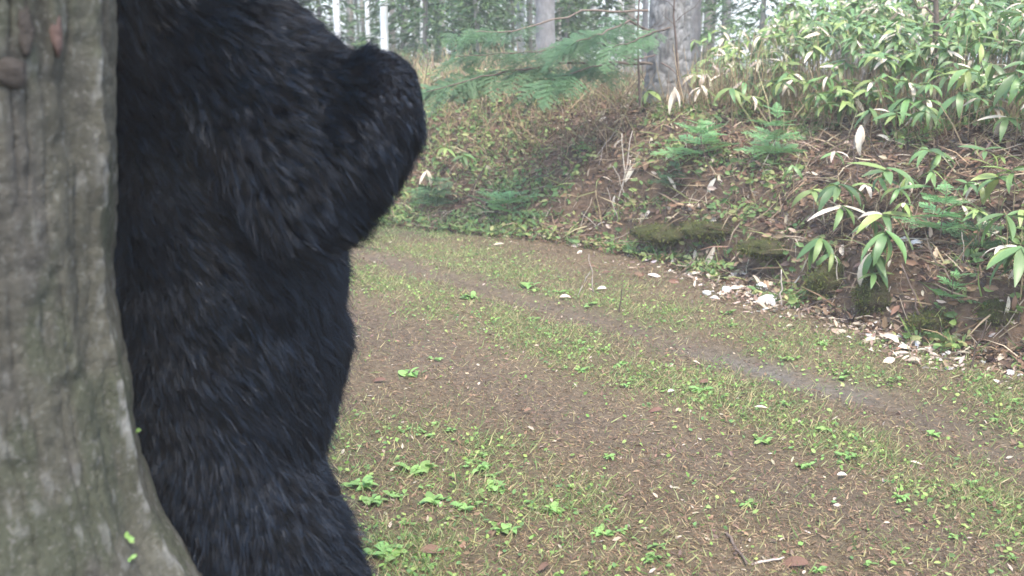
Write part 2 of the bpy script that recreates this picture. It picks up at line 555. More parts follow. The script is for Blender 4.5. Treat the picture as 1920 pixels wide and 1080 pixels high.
# short grass and tiny weeds on the track
n = 190000
xy = spots(n, 2.4, 10.5, dmax=0.5, power=1.2)
xy = xy[rng.random(n) < green_mask(xy[:, 0], xy[:, 1]) * 0.75 + 0.02]
n = len(xy)
cg = palette(n, [(0.23, 0.29, 0.10), (0.34, 0.35, 0.15), (0.16, 0.23, 0.08), (0.46, 0.39, 0.20)], [4, 4, 2.5, 3])
g1 = lay(xy, BLADE * np.array([1.4, 1, 1]), NEEDLE_F, 0.040, cg, stand=(0.8, 0.35), jit=0.55, lift=0)
n = 42000
xy = spots(n, 2.4, 10.5, dmax=0.35, power=1.2)
xy = xy[rng.random(n) < green_mask(xy[:, 0] + 0.07, xy[:, 1]) * 0.8 + 0.01]
n = len(xy)
cg = palette(n, [(0.21, 0.34, 0.08), (0.32, 0.42, 0.12), (0.14, 0.25, 0.08)], [4, 3, 3])
g2 = lay(xy, LEAF * np.array([1.5, 1, 1]), LEAF_F, 0.021, cg, tilt=0.5, lift=0.012, jit=0.4)
stuff('short_grass', [g1, g2], M_GRASS, 'patchy short green grass growing along the dirt track', 'grass')

# bank: fallen leaves, dead stalks, twigs
n = 30000
xy = spots(n, 4.4, 13.5, dmin=-0.05, dmax=3.2, power=1.0)
d = sdist(xy[:, 0], xy[:, 1], TOE)
c1 = palette(n, [(0.18, 0.11, 0.07), (0.27, 0.18, 0.11), (0.11, 0.07, 0.047), (0.42, 0.34, 0.24), (0.07, 0.05, 0.04)], [5, 4, 4, 1.2, 3], 0.3)
p1 = lay(xy, LEAF * np.array([1, 1, 1.5]), LEAF_F, 0.060, c1, tilt=0.6, lift=0.012, jit=0.6)
n = 18000
xy = spots(n, 4.4, 13.5, dmin=0.0, dmax=3.2, power=1.0)
c2 = palette(n, [(0.33, 0.25, 0.15), (0.22, 0.15, 0.09), (0.11, 0.08, 0.055), (0.46, 0.38, 0.26), (0.22, 0.24, 0.09)], [3, 4, 5, 0.8, 2], 0.3)
p2 = lay(xy, NEEDLE * np.array([0.62, 1, 2.2]), NEEDLE_F, 0.17, c2, tilt=0.55, lift=0.015, jit=0.7)
n = 9500                                              # pale scraps where the bank meets the track, thickest to the right
xy = spots(n, 4.4, 9.5, dmin=-0.42, dmax=0.22, power=1.0)
d = sdist(xy[:, 0], xy[:, 1], TOE)
pu, pv = project(onground(xy))
clus = np.exp(-((pu - 1400) / 75) ** 2) + np.exp(-((pu - 1705) / 85) ** 2) + 0.25
xy = xy[(rng.random(n) < 0.15 + 0.85 * np.exp(-((d + 0.06) / 0.18) ** 2)) & (rng.random(n) < sstep(0.2, 1.5, xy[:, 0]) * clus * 0.8)]
c3 = palette(len(xy), [(0.52, 0.44, 0.34), (0.38, 0.29, 0.21), (0.24, 0.16, 0.11), (0.66, 0.60, 0.52)], [2.5, 4, 5, 0.5], 0.25)
p3 = lay(xy, LEAF * np.array([0.9, 1, 1.6]), LEAF_F, 0.042, c3, tilt=0.55, lift=0.008, jit=0.6)
stuff('bank_litter', [p1, p2, p3], M_LITTER, 'fallen brown leaves and dry stalks strewn over the bank', 'litter')

# dead standing stalks at the bank top, green low growth on the bank's left part
n = 16000
xy = spots(n, 6, 15, dmin=0.8, dmax=5.0)
d = sdist(xy[:, 0], xy[:, 1], TOE)
xy = xy[rng.random(n) < sstep(0.9, 2.2, d) * (0.3 + 0.6 * sstep(2.8, 1.8, xy[:, 0])) * (0.25 + 0.75 * fbm(xy[:, 0] * 1.5, xy[:, 1] * 1.5, s=71, o=2))]
c1 = palette(len(xy), [(0.40, 0.31, 0.18), (0.28, 0.20, 0.12), (0.22, 0.23, 0.10), (0.16, 0.11, 0.07)], [4, 4, 2, 2], 0.25)
s1 = lay(xy, NEEDLE * np.array([0.32, 1, 1.5]), NEEDLE_F, 0.42, c1, stand=(0.45, 0.28), jit=0.5, lift=-0.01)
stuff('dry_stalks', [s1], M_LITTER, 'dry tan grass stalks standing along the top of the bank', 'dry grass')

n = 34000
xy = spots(n, 4.6, 13.5, dmin=-0.1, dmax=3.0)
d = sdist(xy[:, 0], xy[:, 1], TOE)
lm = sstep(1.1, -0.4, xy[:, 0]) * sstep(0.30, 0.55, fbm(xy[:, 0] * 1.6, xy[:, 1] * 1.6, s=81, o=3))
lm = np.maximum(lm, 0.6 * sstep(0.48, 0.64, fbm(xy[:, 0] * 1.9, xy[:, 1] * 1.9, s=83, o=3)))
xy = xy[rng.random(n) < lm]
c1 = palette(len(xy), [(0.16, 0.25, 0.08), (0.24, 0.32, 0.10), (0.11, 0.19, 0.065), (0.32, 0.33, 0.13)], [4, 3, 3, 3], 0.25)
s1 = lay(xy, LEAF * np.array([1.2, 1, 1.5]), LEAF_F, 0.055, c1, tilt=0.6, lift=0.05, jit=0.55)
s2 = lay(xy[::2], BLADE, NEEDLE_F, 0.13, c1[::2], stand=(0.7, 0.4), jit=0.5, lift=-0.01)
stuff('low_undergrowth', [s1, s2], M_GRASS, 'low green leaves and blades growing over the bank', 'undergrowth')

# ------------------------------------------------------------------ near tree at the left
TC = np.array([-1.25, 1.95])
TDIR = math.atan2(-TC[1], -TC[0])                     # towards the camera
def trunk_radius(th, z):
    r = np.interp(z, [-0.2, 0.0, 0.3, 0.65, 0.80, 0.95, 1.2, 1.5, 2.2, 7.0], [0.88, 0.78, 0.60, 0.460, 0.426, 0.410, 0.404, 0.428, 0.460, 0.36])
    fl = sstep(1.0, 0.0, z)
    lobes = 1 + fl * (0.10 * np.cos(3 * (th - 0.45)) + 0.06 * np.cos(5 * th + 1.0))
    dth = (th - (-0.04 + 0.12 * sstep(1.4, 0.5, z)) + np.pi) % (2 * np.pi) - np.pi
    rib = 0.016 * np.exp(-(dth / 0.05) ** 2) - 0.012 * np.exp(-((dth + 0.15) / 0.07) ** 2)
    return r * lobes + rib * (0.8 + 0.4 * noise(th * 3, z * 5, s=5)), np.exp(-(dth / 0.045) ** 2)

def bark_disp(th, z):
    s = th * 0.44
    warp = 0.05 * (fbm(s * 5, z * 3, s=90, o=3) - 0.5)
    f = np.abs(noise((s + warp) * 34, z * 5.0, s=91) - 0.5) * 2          # long fissures
    g = np.abs(noise((s - warp) * 18, z * 34 + 8 * warp, s=92) - 0.5) * 2   # cross cracks
    h = fbm(s * 40, z * 26, s=93, o=3)
    up = 0.6 + 1.1 * sstep(1.45, 1.95, z)
    return up * 0.007 * sstep(0.0, 0.35, f) + 0.004 * sstep(0.0, 0.3, g) + 0.007 * (h - 0.5) + 0.026 * (fbm(s * 6, z * 4, s=94, o=2) - 0.5), f, g, h

zz = np.concatenate([np.linspace(-0.15, 0.4, 16), np.arange(0.414, 2.75, 0.0105), np.linspace(2.8, 7.0, 40)])
th = np.concatenate([np.linspace(TDIR - 0.3, TDIR + 2.2, 330), np.linspace(TDIR + 2.23, TDIR - 0.33 + 2 * np.pi, 90)])
TH, ZZ = np.meshgrid(th, zz)
rr, rib = trunk_radius(TH, ZZ)
dd, f_, g_, h_ = bark_disp(TH, ZZ)
rr = rr + dd
V = np.stack([TC[0] + rr * np.cos(TH), TC[1] + rr * np.sin(TH), ZZ], -1).reshape(-1, 3)
nth = len(th)
ii = np.arange(V.shape[0]).reshape(len(zz), nth)
i2 = np.roll(ii, -1, axis=1)
Fq = np.stack([ii[:-1], i2[:-1], i2[1:], ii[1:]], -1).reshape(-1, 4)
big = fbm(TH * 2.2, ZZ * 2.0, s=95, o=4)
c = np.array([0.136, 0.128, 0.094])[None, None] * (0.72 + 0.6 * big[..., None])
purple = sstep(0.45, 0.65, fbm(TH * 4, ZZ * 1.4, s=96, o=3))[..., None] * 0.6
c = c * (1 - purple) + np.array([0.125, 0.112, 0.10]) * purple
green = (sstep(0.52, 0.7, fbm(TH * 5, ZZ * 5, s=97, o=3)) * 0.5)[..., None]
c = c * (1 - green) + np.array([0.085, 0.10, 0.055]) * green
pale = np.clip(0.85 * rib * sstep(0.46, 0.62, h_) * sstep(0.4, 0.6, noise(TH * 60, ZZ * 45, s=77)) + 0.45 * sstep(0.60, 0.72, fbm(TH * 14, ZZ * 22, s=98, o=3)) * sstep(0.5, 0.6, h_), 0, 1)[..., None]
c = c * (1 - pale) + np.array([0.36, 0.35, 0.31]) * pale
crack = (1 - sstep(0.0, 0.30, f_) * (0.55 + 0.45 * sstep(0, 0.15, g_)))[..., None] * (0.22 + 0.7 * sstep(1.5, 2.0, ZZ))[..., None]
c = c * (1 - crack) + np.array([0.045, 0.036, 0.028]) * crack
M_NEARBARK = mat('near_bark', use_col=True, var=0.35, scale=45, rough=0.9, spec=0.2, bump=0.9, bscale=130, second=(0.24, 0.23, 0.19), second_scale=70, second_lo=0.56, second_hi=0.68)
tree = thing('tree', 'thick rough-barked trunk flaring at its foot, filling the left edge', 'tree', (TC[0], TC[1], 0))
V0 = V - np.array([TC[0], TC[1], 0])
obj('trunk', fast_mesh('trunk', V0, Fq, M_NEARBARK, c.reshape(-1, 3), smooth=True), tree)

def lump(name, r, m, n=2, sc_=(1, 1, 1), amp=0.25, fr=2.0, seed=0):
    bm = bmesh.new()
    bmesh.ops.create_icosphere(bm, subdivisions=n, radius=1)
    co = np.array([v.co[:] for v in bm.verts])
    k = 1 + amp * (fbm(co[:, 0] * fr + seed * 7.1, co[:, 1] * fr, co[:, 2] * fr, s=seed, o=3) - 0.5) * 2
    co = co * k[:, None] * r * np.array(sc_)
    for v, p in zip(bm.verts, co):
        v.co = p
    me = bpy.data.meshes.new(name)
    bm.to_mesh(me)
    bm.free()
    me.polygons.foreach_set('use_smooth', np.ones(len(me.polygons), bool))
    me.materials.append(m)
    return me

def trunk_hit(u, v):
    d = ray(u, v)
    for t in np.arange(1.0, 2.6, 0.003):
        p = np.array([0, 0, CAMH]) + d * t
        q = p[:2] - TC
        r_, _ = trunk_radius(np.array([math.atan2(q[1], q[0])]), np.array([p[2]]))
        if np.hypot(*q) < r_[0] + 0.006:
            nrm = np.array([q[0], q[1], 0]) / np.hypot(*q)
            return p, nrm
    return p, np.array([0.5, -0.8, 0])

def stick_on_trunk(name, u, v, w_, h__, m, thick=0.012, seed=0):
    p, nrm = trunk_hit(u, v)
    Mx = Matrix.Translation(p - np.array([TC[0], TC[1], 0])) @ Vector(nrm).to_track_quat('Y', 'Z').to_matrix().to_4x4()
    return obj(name, lump(name, 1, m, 3, (w_, thick, h__), 0.35, 1.6, seed), tree, Mx)
M_SCAR = mat('reddish_scar', (0.125, 0.080, 0.064), 0.85, 0.2, var=0.35, scale=40, bump=0.5, bscale=90)
M_KNOT = mat('dark_knot', (0.075, 0.062, 0.05), 0.9, 0.2, var=0.4, scale=30, bump=0.8, bscale=60)
stick_on_trunk('bark_scar', 104, 60, 0.014, 0.042, M_SCAR, 0.010, 3)['label'] = 'reddish oval scar in the grey bark'
stick_on_trunk('branch_knot', 20, 135, 0.030, 0.026, M_KNOT, 0.014, 5)
stick_on_trunk('branch_knot', 46, 60, 0.016, 0.05, M_KNOT, 0.008, 8)

# ------------------------------------------------------------------ leaf meshes
def leaf_shape(L=1.0, W=0.19, droop=0.6, fold=0.25, n=7, twist=0.0):
    t = np.linspace(0, 1, n)
    wd = W * np.clip(np.sin(np.pi * np.clip(t * 0.93 + 0.05, 0, 1)) ** 0.8, 0.02, 1) * (1 - 0.35 * t) * 0.62
    ang = -droop * t ** 1.3 * 1.4
    y = np.concatenate([[0], np.cumsum(np.cos(ang[1:]) * np.diff(t))]) * L
    z = np.concatenate([[0], np.cumsum(np.sin(ang[1:]) * np.diff(t))]) * L
    V = []
    for k in range(n):
        tw = twist * t[k]
        for s in (-1, 0, 1):
            dx, dz = s * wd[k], abs(s) * wd[k] * fold
            V.append((dx * math.cos(tw) - dz * math.sin(tw), y[k] - dz * math.sin(ang[k]), z[k] + dz * math.cos(ang[k]) + dx * math.sin(tw)))
    Fq = []
    for k in range(n - 1):
        for s in (0, 1):
            a = k * 3 + s
            Fq.append((a, a + 1, a + 4, a + 3))
    return np.array(V), np.array(Fq)

SHAPES = [leaf_shape(1, 0.21, dr, fo, 7, tw) for dr, fo, tw in ((0.35, 0.25, 0.1), (0.7, 0.3, -0.2), (1.0, 0.2, 0.25), (0.2, 0.35, -0.1), (0.85, 0.15, 0.4))]
LEAFMESH = [[fast_mesh('leaf', v, f, m, smooth=True) for m in M_SASA] for v, f in SHAPES]

def rosette(p0, h, lean, n, size, tilt=0.35, drop=0.0):
    """a bamboo-grass culm: its path and the frames of the leaves at its tip"""
    p0 = np.asarray(p0, float)
    top = p0 + np.array([lean[0], lean[1], h])
    mid = p0 + np.array([lean[0] * 0.3, lean[1] * 0.3, h * 0.6])
    path = np.array([p0 - [0, 0, 0.03], p0 + (mid - p0) * 0.5, mid, mid + (top - mid) * 0.55 + [0, 0, 0.01 * h], top])
    az0 = random.random() * 6.28
    out = []
    for k in range(n):
        az = az0 + 6.283 * k / n + random.uniform(-0.35, 0.35)
        el = random.uniform(-0.25, 0.45) - drop
        d = np.array([math.cos(az) * math.cos(el), math.sin(az) * math.cos(el), math.sin(el)])
        d = d + np.array([lean[0], lean[1], 0]) * tilt / (abs(h) + 0.2) + np.array([0, -0.15, 0])
        f = frames(d[None], np.array([[random.uniform(-.25, .25), random.uniform(-.45, .05), 1.0]]), np.array([random.uniform(-.35, .35)]))[0]
        base = path[-1] - (path[-1] - path[-2]) * (k / n) * 0.55
        out.append((base, f * (size * random.uniform(0.75, 1.15)), random.randrange(len(SHAPES))))
    return path, out

def mat4(f, p):
    M = Matrix.Identity(4)
    for i in range(3):
        for j in range(3):
            M[i][j] = float(f[i][j])
        M[i][3] = float(p[i])
    return M

def sasa_plant(p0, h, lean, n, size, label, group=None, kinds=(0,), drop=0.0, culm=True):
    p0 = np.asarray(p0, float)
    t = thing('dwarf_bamboo', label, 'dwarf bamboo', p0, group)
    path, lv = rosette((0, 0, 0), h, lean, n, size, drop=drop)
    obj('stem', tube_mesh('stem', path, np.linspace(0.0045, 0.0022, len(path)), M_CULM if culm else M_SASA[1], 5), t)
    for (b, f, s) in lv:
        obj('leaf', LEAFMESH[s][random.choice(kinds)], t, mat4(f, b))
    return t

# ------------------------------------------------------------------ dwarf bamboo on the bank, one by one
def px_sasa(u, v, h, n, size, label, kinds=(0,), drop=0.0, lean_px=0.0, lean=None):
    """the leaf cluster sits at pixel (u, v); its foot is found on the bank below it"""
    best = None
    for vb in range(int(v), int(v) + 420, 10):
        p = hit(u - lean_px, vb)
        q = at(u, v, p[1] - 0.10)
        if q[2] - p[2] >= h:
            best = (p, q)
            break
    if best is None:
        p = hit(u - lean_px, v + 60)
        q = at(u, v, p[1] - 0.1)
        best = (p, q)
    p, q = best
    return sasa_plant(p, max(q[2] - p[2], 0.05), (q[0] - p[0], q[1] - p[1]), n, size * 0.98, label, 'dwarf bamboo on the bank', kinds, drop)

G0, G1 = (0, 0, 0, 1), (0, 1)
px_sasa(1740, 280, 0.22, 6, 0.23, 'small glossy green dwarf bamboo with five spread leaves standing alone mid bank', G0)
px_sasa(1662, 315, 0.28, 6, 0.25, 'green dwarf bamboo with arching leaves just left of the lone spread-leaved one', G0)
px_sasa(1572, 345, 0.28, 8, 0.25, 'bushy green dwarf bamboo right of the bright fir seedling on the bank', G0)
px_sasa(1525, 355, 0.20, 7, 0.22, 'yellowish green dwarf bamboo leftmost of the mid-bank clumps', G1)
px_sasa(1578, 385, 0.22, 6, 0.24, 'dwarf bamboo with one long pale drooping leaf under the bushy clump', (0, 0, 2), 0.3)
px_sasa(1655, 400, 0.18, 6, 0.24, 'withering dwarf bamboo with tan leaves in the middle of the bank', (0, 1, 2))
px_sasa(1660, 432, 0.30, 10, 0.245, 'large drooping dwarf bamboo whose long leaves hang over the mossy scarp', (0, 0, 0, 1), 0.55)
px_sasa(1636, 470, 0.22, 8, 0.24, 'low hanging dwarf bamboo spray right above the round moss hump', (0, 0, 2), 0.7)
px_sasa(1540, 445, 0.20, 6, 0.24, 'thin drooping dwarf bamboo hanging beside the dark hollow of the scarp', G0, 0.6)
px_sasa(1685, 352, 0.14, 5, 0.20, 'short dwarf bamboo beside a bright fir seedling top', G0, 0.2)
px_sasa(1872, 330, 0.24, 6, 0.23, 'green dwarf bamboo near the right edge above the wide-leaved one', G0)
px_sasa(1900, 318, 0.26, 6, 0.22, 'dwarf bamboo cut by the right edge above the middle of the bank', G0)
px_sasa(1886, 400, 0.30, 5, 0.27, 'wide-leaved dwarf bamboo with pale shining leaves near the right edge', (0,), 0.35)
px_sasa(1915, 462, 0.28, 7, 0.28, 'dark green drooping dwarf bamboo low at the right edge', (0,), 0.55)
px_sasa(1702, 178, 0.35, 8, 0.27, 'dwarf bamboo with two bleached leaves hanging below the thicket edge', (0, 0, 2), 0.45)
px_sasa(1592, 165, 0.30, 6, 0.25, 'dwarf bamboo with drooping half-withered leaves under the thicket', (0, 0, 2), 0.5)
px_sasa(1372, 165, 0.30, 6, 0.24, 'small light green dwarf bamboo beside the dry stalks right of the grey fir', (1, 1, 0), 0.2)
px_sasa(1265, 163, 0.28, 4, 0.25, 'dead dwarf bamboo with three hanging pale leaves below the grey fir', (2,), 1.0)
px_sasa(1215, 168, 0.20, 6, 0.26, 'yellow green dwarf bamboo drooping at the foot of the grey fir', (1, 0), 0.5)
px_sasa(1615, 235, 0.20, 4, 0.24, 'dead dwarf bamboo with folded grey leaves above the brush pile', (2,), 0.9)
px_sasa(835, 275, 0.22, 7, 0.24, 'yellowing dwarf bamboo beside the bear\'s arm on the left of the bank', (1, 1, 0), 0.4)
px_sasa(870, 290, 0.22, 6, 0.20, 'small green dwarf bamboo right of the yellowing one on the left bank', (0, 1), 0.3)
px_sasa(800, 318, 0.20, 3, 0.22, 'dead dwarf bamboo with one white leaf near the bear', (2,), 0.9)
px_sasa(1735, 100, 0.62, 8, 0.26, 'bright dwarf bamboo with one shining white leaf in the front of the thicket', (0, 0, 1), 0.35)
px_sasa(1620, 100, 0.60, 8, 0.27, 'dwarf bamboo with long arching leaves at the left front of the thicket', (0, 1), 0.3)
px_sasa(1825, 100, 0.60, 7, 0.28, 'dwarf bamboo with two broad shining leaves in the front of the thicket', (0,), 0.5)
px_sasa(1815, 130, 0.50, 7, 0.25, 'spread dwarf bamboo under the broad-leaved one at the thicket front', (0, 1), 0.15)
px_sasa(1905, 130, 0.50, 6, 0.26, 'dwarf bamboo hanging into the right edge below the thicket', (0,), 0.4)
px_sasa(1480, 90, 0.55, 7, 0.24, 'loose green dwarf bamboo at the left end of the thicket', (0, 1), 0.2)

random.seed(77)
for k in range(22):
    u, v = random.uniform(1470, 1930), random.uniform(255, 520)
    side = 'left of the drooping clump' if u < 1600 else 'around the drooping clump' if u < 1740 else 'towards the right edge'
    px_sasa(u, v, random.uniform(0.10, 0.24), random.randint(4, 7), random.uniform(0.13, 0.19), 'small dwarf bamboo sprout on the bank ' + side + (', upper slope' if v < 380 else ', lower slope'),
            random.choice((G0, G1, (0, 1, 2))), random.uniform(0.1, 0.6))
# the thicket: plants nothing tells apart
GRP = 'thicket of dwarf bamboo on top of the bank'
n = 9000
cx, cy = rng.uniform(1.0, 6.6, n), rng.uniform(6.2, 13.5, n)
cd, cz = sdist(cx, cy, TOE), height(cx, cy)
cu, cv = project(np.stack([cx, cy, cz + 0.5], -1))
ok = (cd > 1.45) & (cd < 6.0) & (cu > 1300) & (cu < 2150) & ((cu > 1430) | (rng.random(n) < 0.25))
cand = [(math.hypot(x, y), x, y, d, u, z) for x, y, d, u, z in zip(cx[ok], cy[ok], cd[ok], cu[ok], cz[ok])][:1000]
cand.sort()
def thicket_label(u, d):
    row = 'front edge' if d < 2.5 else ('middle' if d < 3.3 else 'back')
    side = ('left end near the tan culms' if u < 1480 else 'left of the grey sapling trunk' if u < 1700 else
            'around the grey sapling trunk' if u < 1810 else 'right end by the picture edge' if u < 1960 else 'part past the right picture edge')
    return 'leafy dwarf bamboo in the thicket\'s ' + row + ', ' + side
big_leaf = [[], [], []]
stems = []
for k, (D, x, y, d, u, z) in enumerate(cand):
    h = random.uniform(0.40, 0.75) + 0.16 * (d - 2) + 0.08
    h *= 0.75 if u < 1450 else 1.0
    h *= 0.5 + 0.5 * float(sstep(1.5, 2.2, d))
    lean = (random.gauss(-0.03, 0.14), random.gauss(-0.14, 0.14))
    kinds = (0, 0, 0, 0, 0, 1, 1, 2) if u > 1480 else (0, 1, 1, 2)
    n = random.randint(5, 8)
    if k < 265:
        sasa_plant((x, y, z), h, lean, n, random.uniform(0.15, 0.22), thicket_label(u, d), GRP, kinds, random.uniform(0, 0.5))
    else:
        path, lv = rosette((x, y, z), h, lean, n, random.uniform(0.15, 0.22), drop=random.uniform(0, 0.5))
        stems.append(path)
        for (b, f, s) in lv:
            big_leaf[random.choice(kinds)].append((b, f, s))

LEAFCOL = np.array([(0.128, 0.215, 0.068), (0.22, 0.29, 0.085), (0.55, 0.46, 0.33)])
def leaf_mass(lists):
    parts = []
    for kind, L in enumerate(lists):
        for s in range(len(SHAPES)):
            sel = [(b, f) for (b, f, ss) in L if ss == s]
            if sel:
                cc = LEAFCOL[kind] * rng.uniform(0.65, 1.4, (len(sel), 1)) * rng.uniform(0.92, 1.08, (len(sel), 3))
                parts.append(merge(SHAPES[s][0], SHAPES[s][1], np.array([f for _, f in sel]), np.array([b for b, _ in sel]), cc))
    return parts
def stem_mass(paths, r=0.003, cols=((0.34, 0.25, 0.14), (0.22, 0.16, 0.10), (0.2, 0.22, 0.09))):
    Vs, Fs, Cs, o = [], [], [], 0
    for p in paths:
        v, q, t = tube(p, np.linspace(r * 1.3, r * 0.6, len(p)), 3, cap=False)
        Vs.append(v); Fs.append(np.array(q) + o); o += len(v)
        Cs.append(np.tile(np.array(random.choice(cols)) * random.uniform(0.7, 1.3), (len(v), 1)))
    return (np.concatenate(Vs), np.concatenate(Fs), np.concatenate(Cs))
stuff('dwarf_bamboo_thicket', leaf_mass(big_leaf) + [stem_mass(stems)], M_SASAMASS, 'far depth of the dwarf bamboo thicket behind the front plants', 'dwarf bamboo')

# far dwarf bamboo over the forest floor, left of the thicket
far_leaf, stems = [[], [], []], []
n = 1900
cy = rng.uniform(10.5, 30, n)
cx = rng.uniform(-0.42, 0.30, n) * cy
cd, cz = sdist(cx, cy, TOE), height(cx, cy)
for x, y, d, z in zip(cx, cy, cd, cz):
    if d < 2.4:
        continue
    path, lv = rosette((x, y, z), random.uniform(0.05, 0.24), (random.gauss(0, .1), random.gauss(-.05, .1)), random.randint(4, 6), random.uniform(0.2, 0.3))
    stems.append(path)
    for (b, f, s) in lv:
        far_leaf[random.choice((0, 0, 1, 1, 2))].append((b, f, s))
stuff('forest_floor_undergrowth', leaf_mass(far_leaf) + [stem_mass(stems)], M_SASAMASS, 'low dwarf bamboo covering the forest floor among the far trunks', 'dwarf bamboo')

# tan leafless culms right of the grey fir, and brush
culms = []
H1 = hits(np.concatenate([rng.normal(1375, 75, 420), rng.uniform(1450, 1960, 420)]), rng.uniform(125, 225, 840))
for p in H1:
    if np.isnan(p[0]) or p[1] > 12.5:
        continue
    q = p + np.array([random.gauss(0, 0.12), random.gauss(-0.05, 0.12), random.uniform(0.25, 0.72)])
    culms.append(wob(p - [0, 0, .02], q, 4, 0.03))
H1 = hits(rng.uniform(790, 1200, 260), rng.uniform(165, 300, 260))
for p in H1:
    if np.isnan(p[0]):
        continue
    q = p + np.array([random.gauss(0, 0.2), random.gauss(-0.1, 0.15), random.uniform(0.12, 0.45)])
    culms.append(wob(p - [0, 0, .02], q, 4, 0.04))
stuff('leafless_culms', [stem_mass(culms, 0.0036, ((0.42, 0.31, 0.17), (0.30, 0.21, 0.12), (0.24, 0.22, 0.11), (0.16, 0.11, 0.07)))], M_LITTER, 'dense tan leafless culms on the bank top beside the grey fir', 'dry stems')
brush = []
us = np.concatenate([rng.uniform(780, 1960, 420), rng.uniform(1440, 1660, 110)])
vs = np.concatenate([rng.uniform(200, 620, 420), rng.uniform(210, 340, 110)])
H1 = hits(us, vs)
H1 = H1[~np.isnan(H1[:, 0])]
H1 = H1[sdist(H1[:, 0], H1[:, 1], TOE) > 0.05]
aa, LL = rng.uniform(0, 6.28, len(H1)), rng.uniform(0.12, 0.45, len(H1))
Q1 = np.stack([H1[:, 0] + np.cos(aa) * LL, H1[:, 1] + np.sin(aa) * LL * 0.6], -1)
Q1 = np.column_stack([Q1, height(Q1[:, 0], Q1[:, 1]) + rng.uniform(0, 0.12, len(Q1))])
for p, q in zip(H1, Q1):
    brush.append(wob(p + [0, 0, 0.012], q, 4, 0.05))
stuff('brush', [stem_mass(brush, 0.0042, ((0.30, 0.22, 0.15), (0.17, 0.12, 0.085), (0.42, 0.34, 0.25), (0.10, 0.075, 0.06)))], M_LITTER, 'thin dead twigs and brush tangled over the bank', 'twigs')

# ------------------------------------------------------------------ fir sprays, seedlings and the grey fir
def spray(L=1.0, ntw=12, nl=0.085, nw=0.011, step=0.020, width=0.55, seed=0):
    """a flat fir twig along +Y: woody axis with side twigs, needles in two ranks"""
    r = np.random.default_rng(seed)
    wood, needles = [], []
    def needle_run(path):
        seg = np.diff(path, axis=0)
        ln = np.linalg.norm(seg, axis=1)
        tot = ln.sum()
        for s in np.arange(0.01, tot, step):
            k = min(np.searchsorted(np.cumsum(ln), s), len(seg) - 1)
            p = path[k] + seg[k] * (s - (np.cumsum(ln)[k] - ln[k])) / ln[k]
            t = seg[k] / ln[k]
            for sd_ in (-1, 1):
                side = np.cross(t, [0, 0, 1.0]) * sd_
                needles.append((p, t * r.uniform(0.25, 0.6) + side + np.array([0, 0, r.uniform(0.0, 0.45)]), r.uniform(0.75, 1.1)))
    axis_ = np.array([(0.02 * L * math.sin(3 * t + seed), L * t, -0.16 * L * t * t) for t in np.linspace(0, 1, 7)])
    wood.append((axis_, 0.012 * L))
    needle_run(axis_[2:])
    for k in range(ntw):
        t = 0.10 + 0.85 * k / ntw
        p = np.array([0.02 * L * math.sin(3 * t + seed), L * t, -0.16 * L * t * t])
        sd_ = -1 if k % 2 else 1
        tl = width * L * (1 - t) ** 0.75 * r.uniform(0.75, 1.1)
        a = r.uniform(0.75, 1.05)
        e = p + np.array([sd_ * math.sin(a) * tl, math.cos(a) * tl, -0.12 * tl + r.uniform(-0.05, 0.05) * tl])
        m = (p + e) / 2 + np.array([0, 0, 0.04 * tl])
        tw = np.array([p, m, e])
        wood.append((tw, 0.006 * L))
        needle_run(tw)
    Vs, Fs, o = [], [], 0
    for pth, rad in wood:
        v, q, t = tube(pth, np.linspace(rad, rad * 0.4, len(pth)), 3, cap=False)
        Vs.append(v); Fs.append(np.array(q) + o); o += len(v)
    P = np.array([n_[0] for n_ in needles])
    D = np.array([n_[1] for n_ in needles])
    S = np.array([n_[2] for n_ in needles]) * nl
    Ms = frames(D, np.tile([0, 0, 1.0], (len(D), 1))) * S[:, None, None]
    q4 = np.array([(-nw / nl / 2, 0, 0), (nw / nl / 2, 0, 0), (nw / nl * 0.35, 1, 0), (-nw / nl * 0.35, 1, 0)])
    nv, nf, _ = merge(q4, [(0, 1, 2, 3)], Ms, P)
    return (np.concatenate(Vs), np.concatenate(Fs)), (nv, nf)

SPRAYS = [spray(1.0, 11, 0.058, 0.012, 0.017, 0.55, s) for s in range(3)]
SPRAY_LIGHT = []
for wd, nd in SPRAYS:
    v = np.concatenate([wd[0], nd[0]])
    me = fast_mesh('branch', v, np.concatenate([wd[1], nd[1] + len(wd[0])]), M_NEEDLE_LIGHT)
    SPRAY_LIGHT.append(me)
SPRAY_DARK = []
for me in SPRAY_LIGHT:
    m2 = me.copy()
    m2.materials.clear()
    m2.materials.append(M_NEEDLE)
    SPRAY_DARK.append(m2)

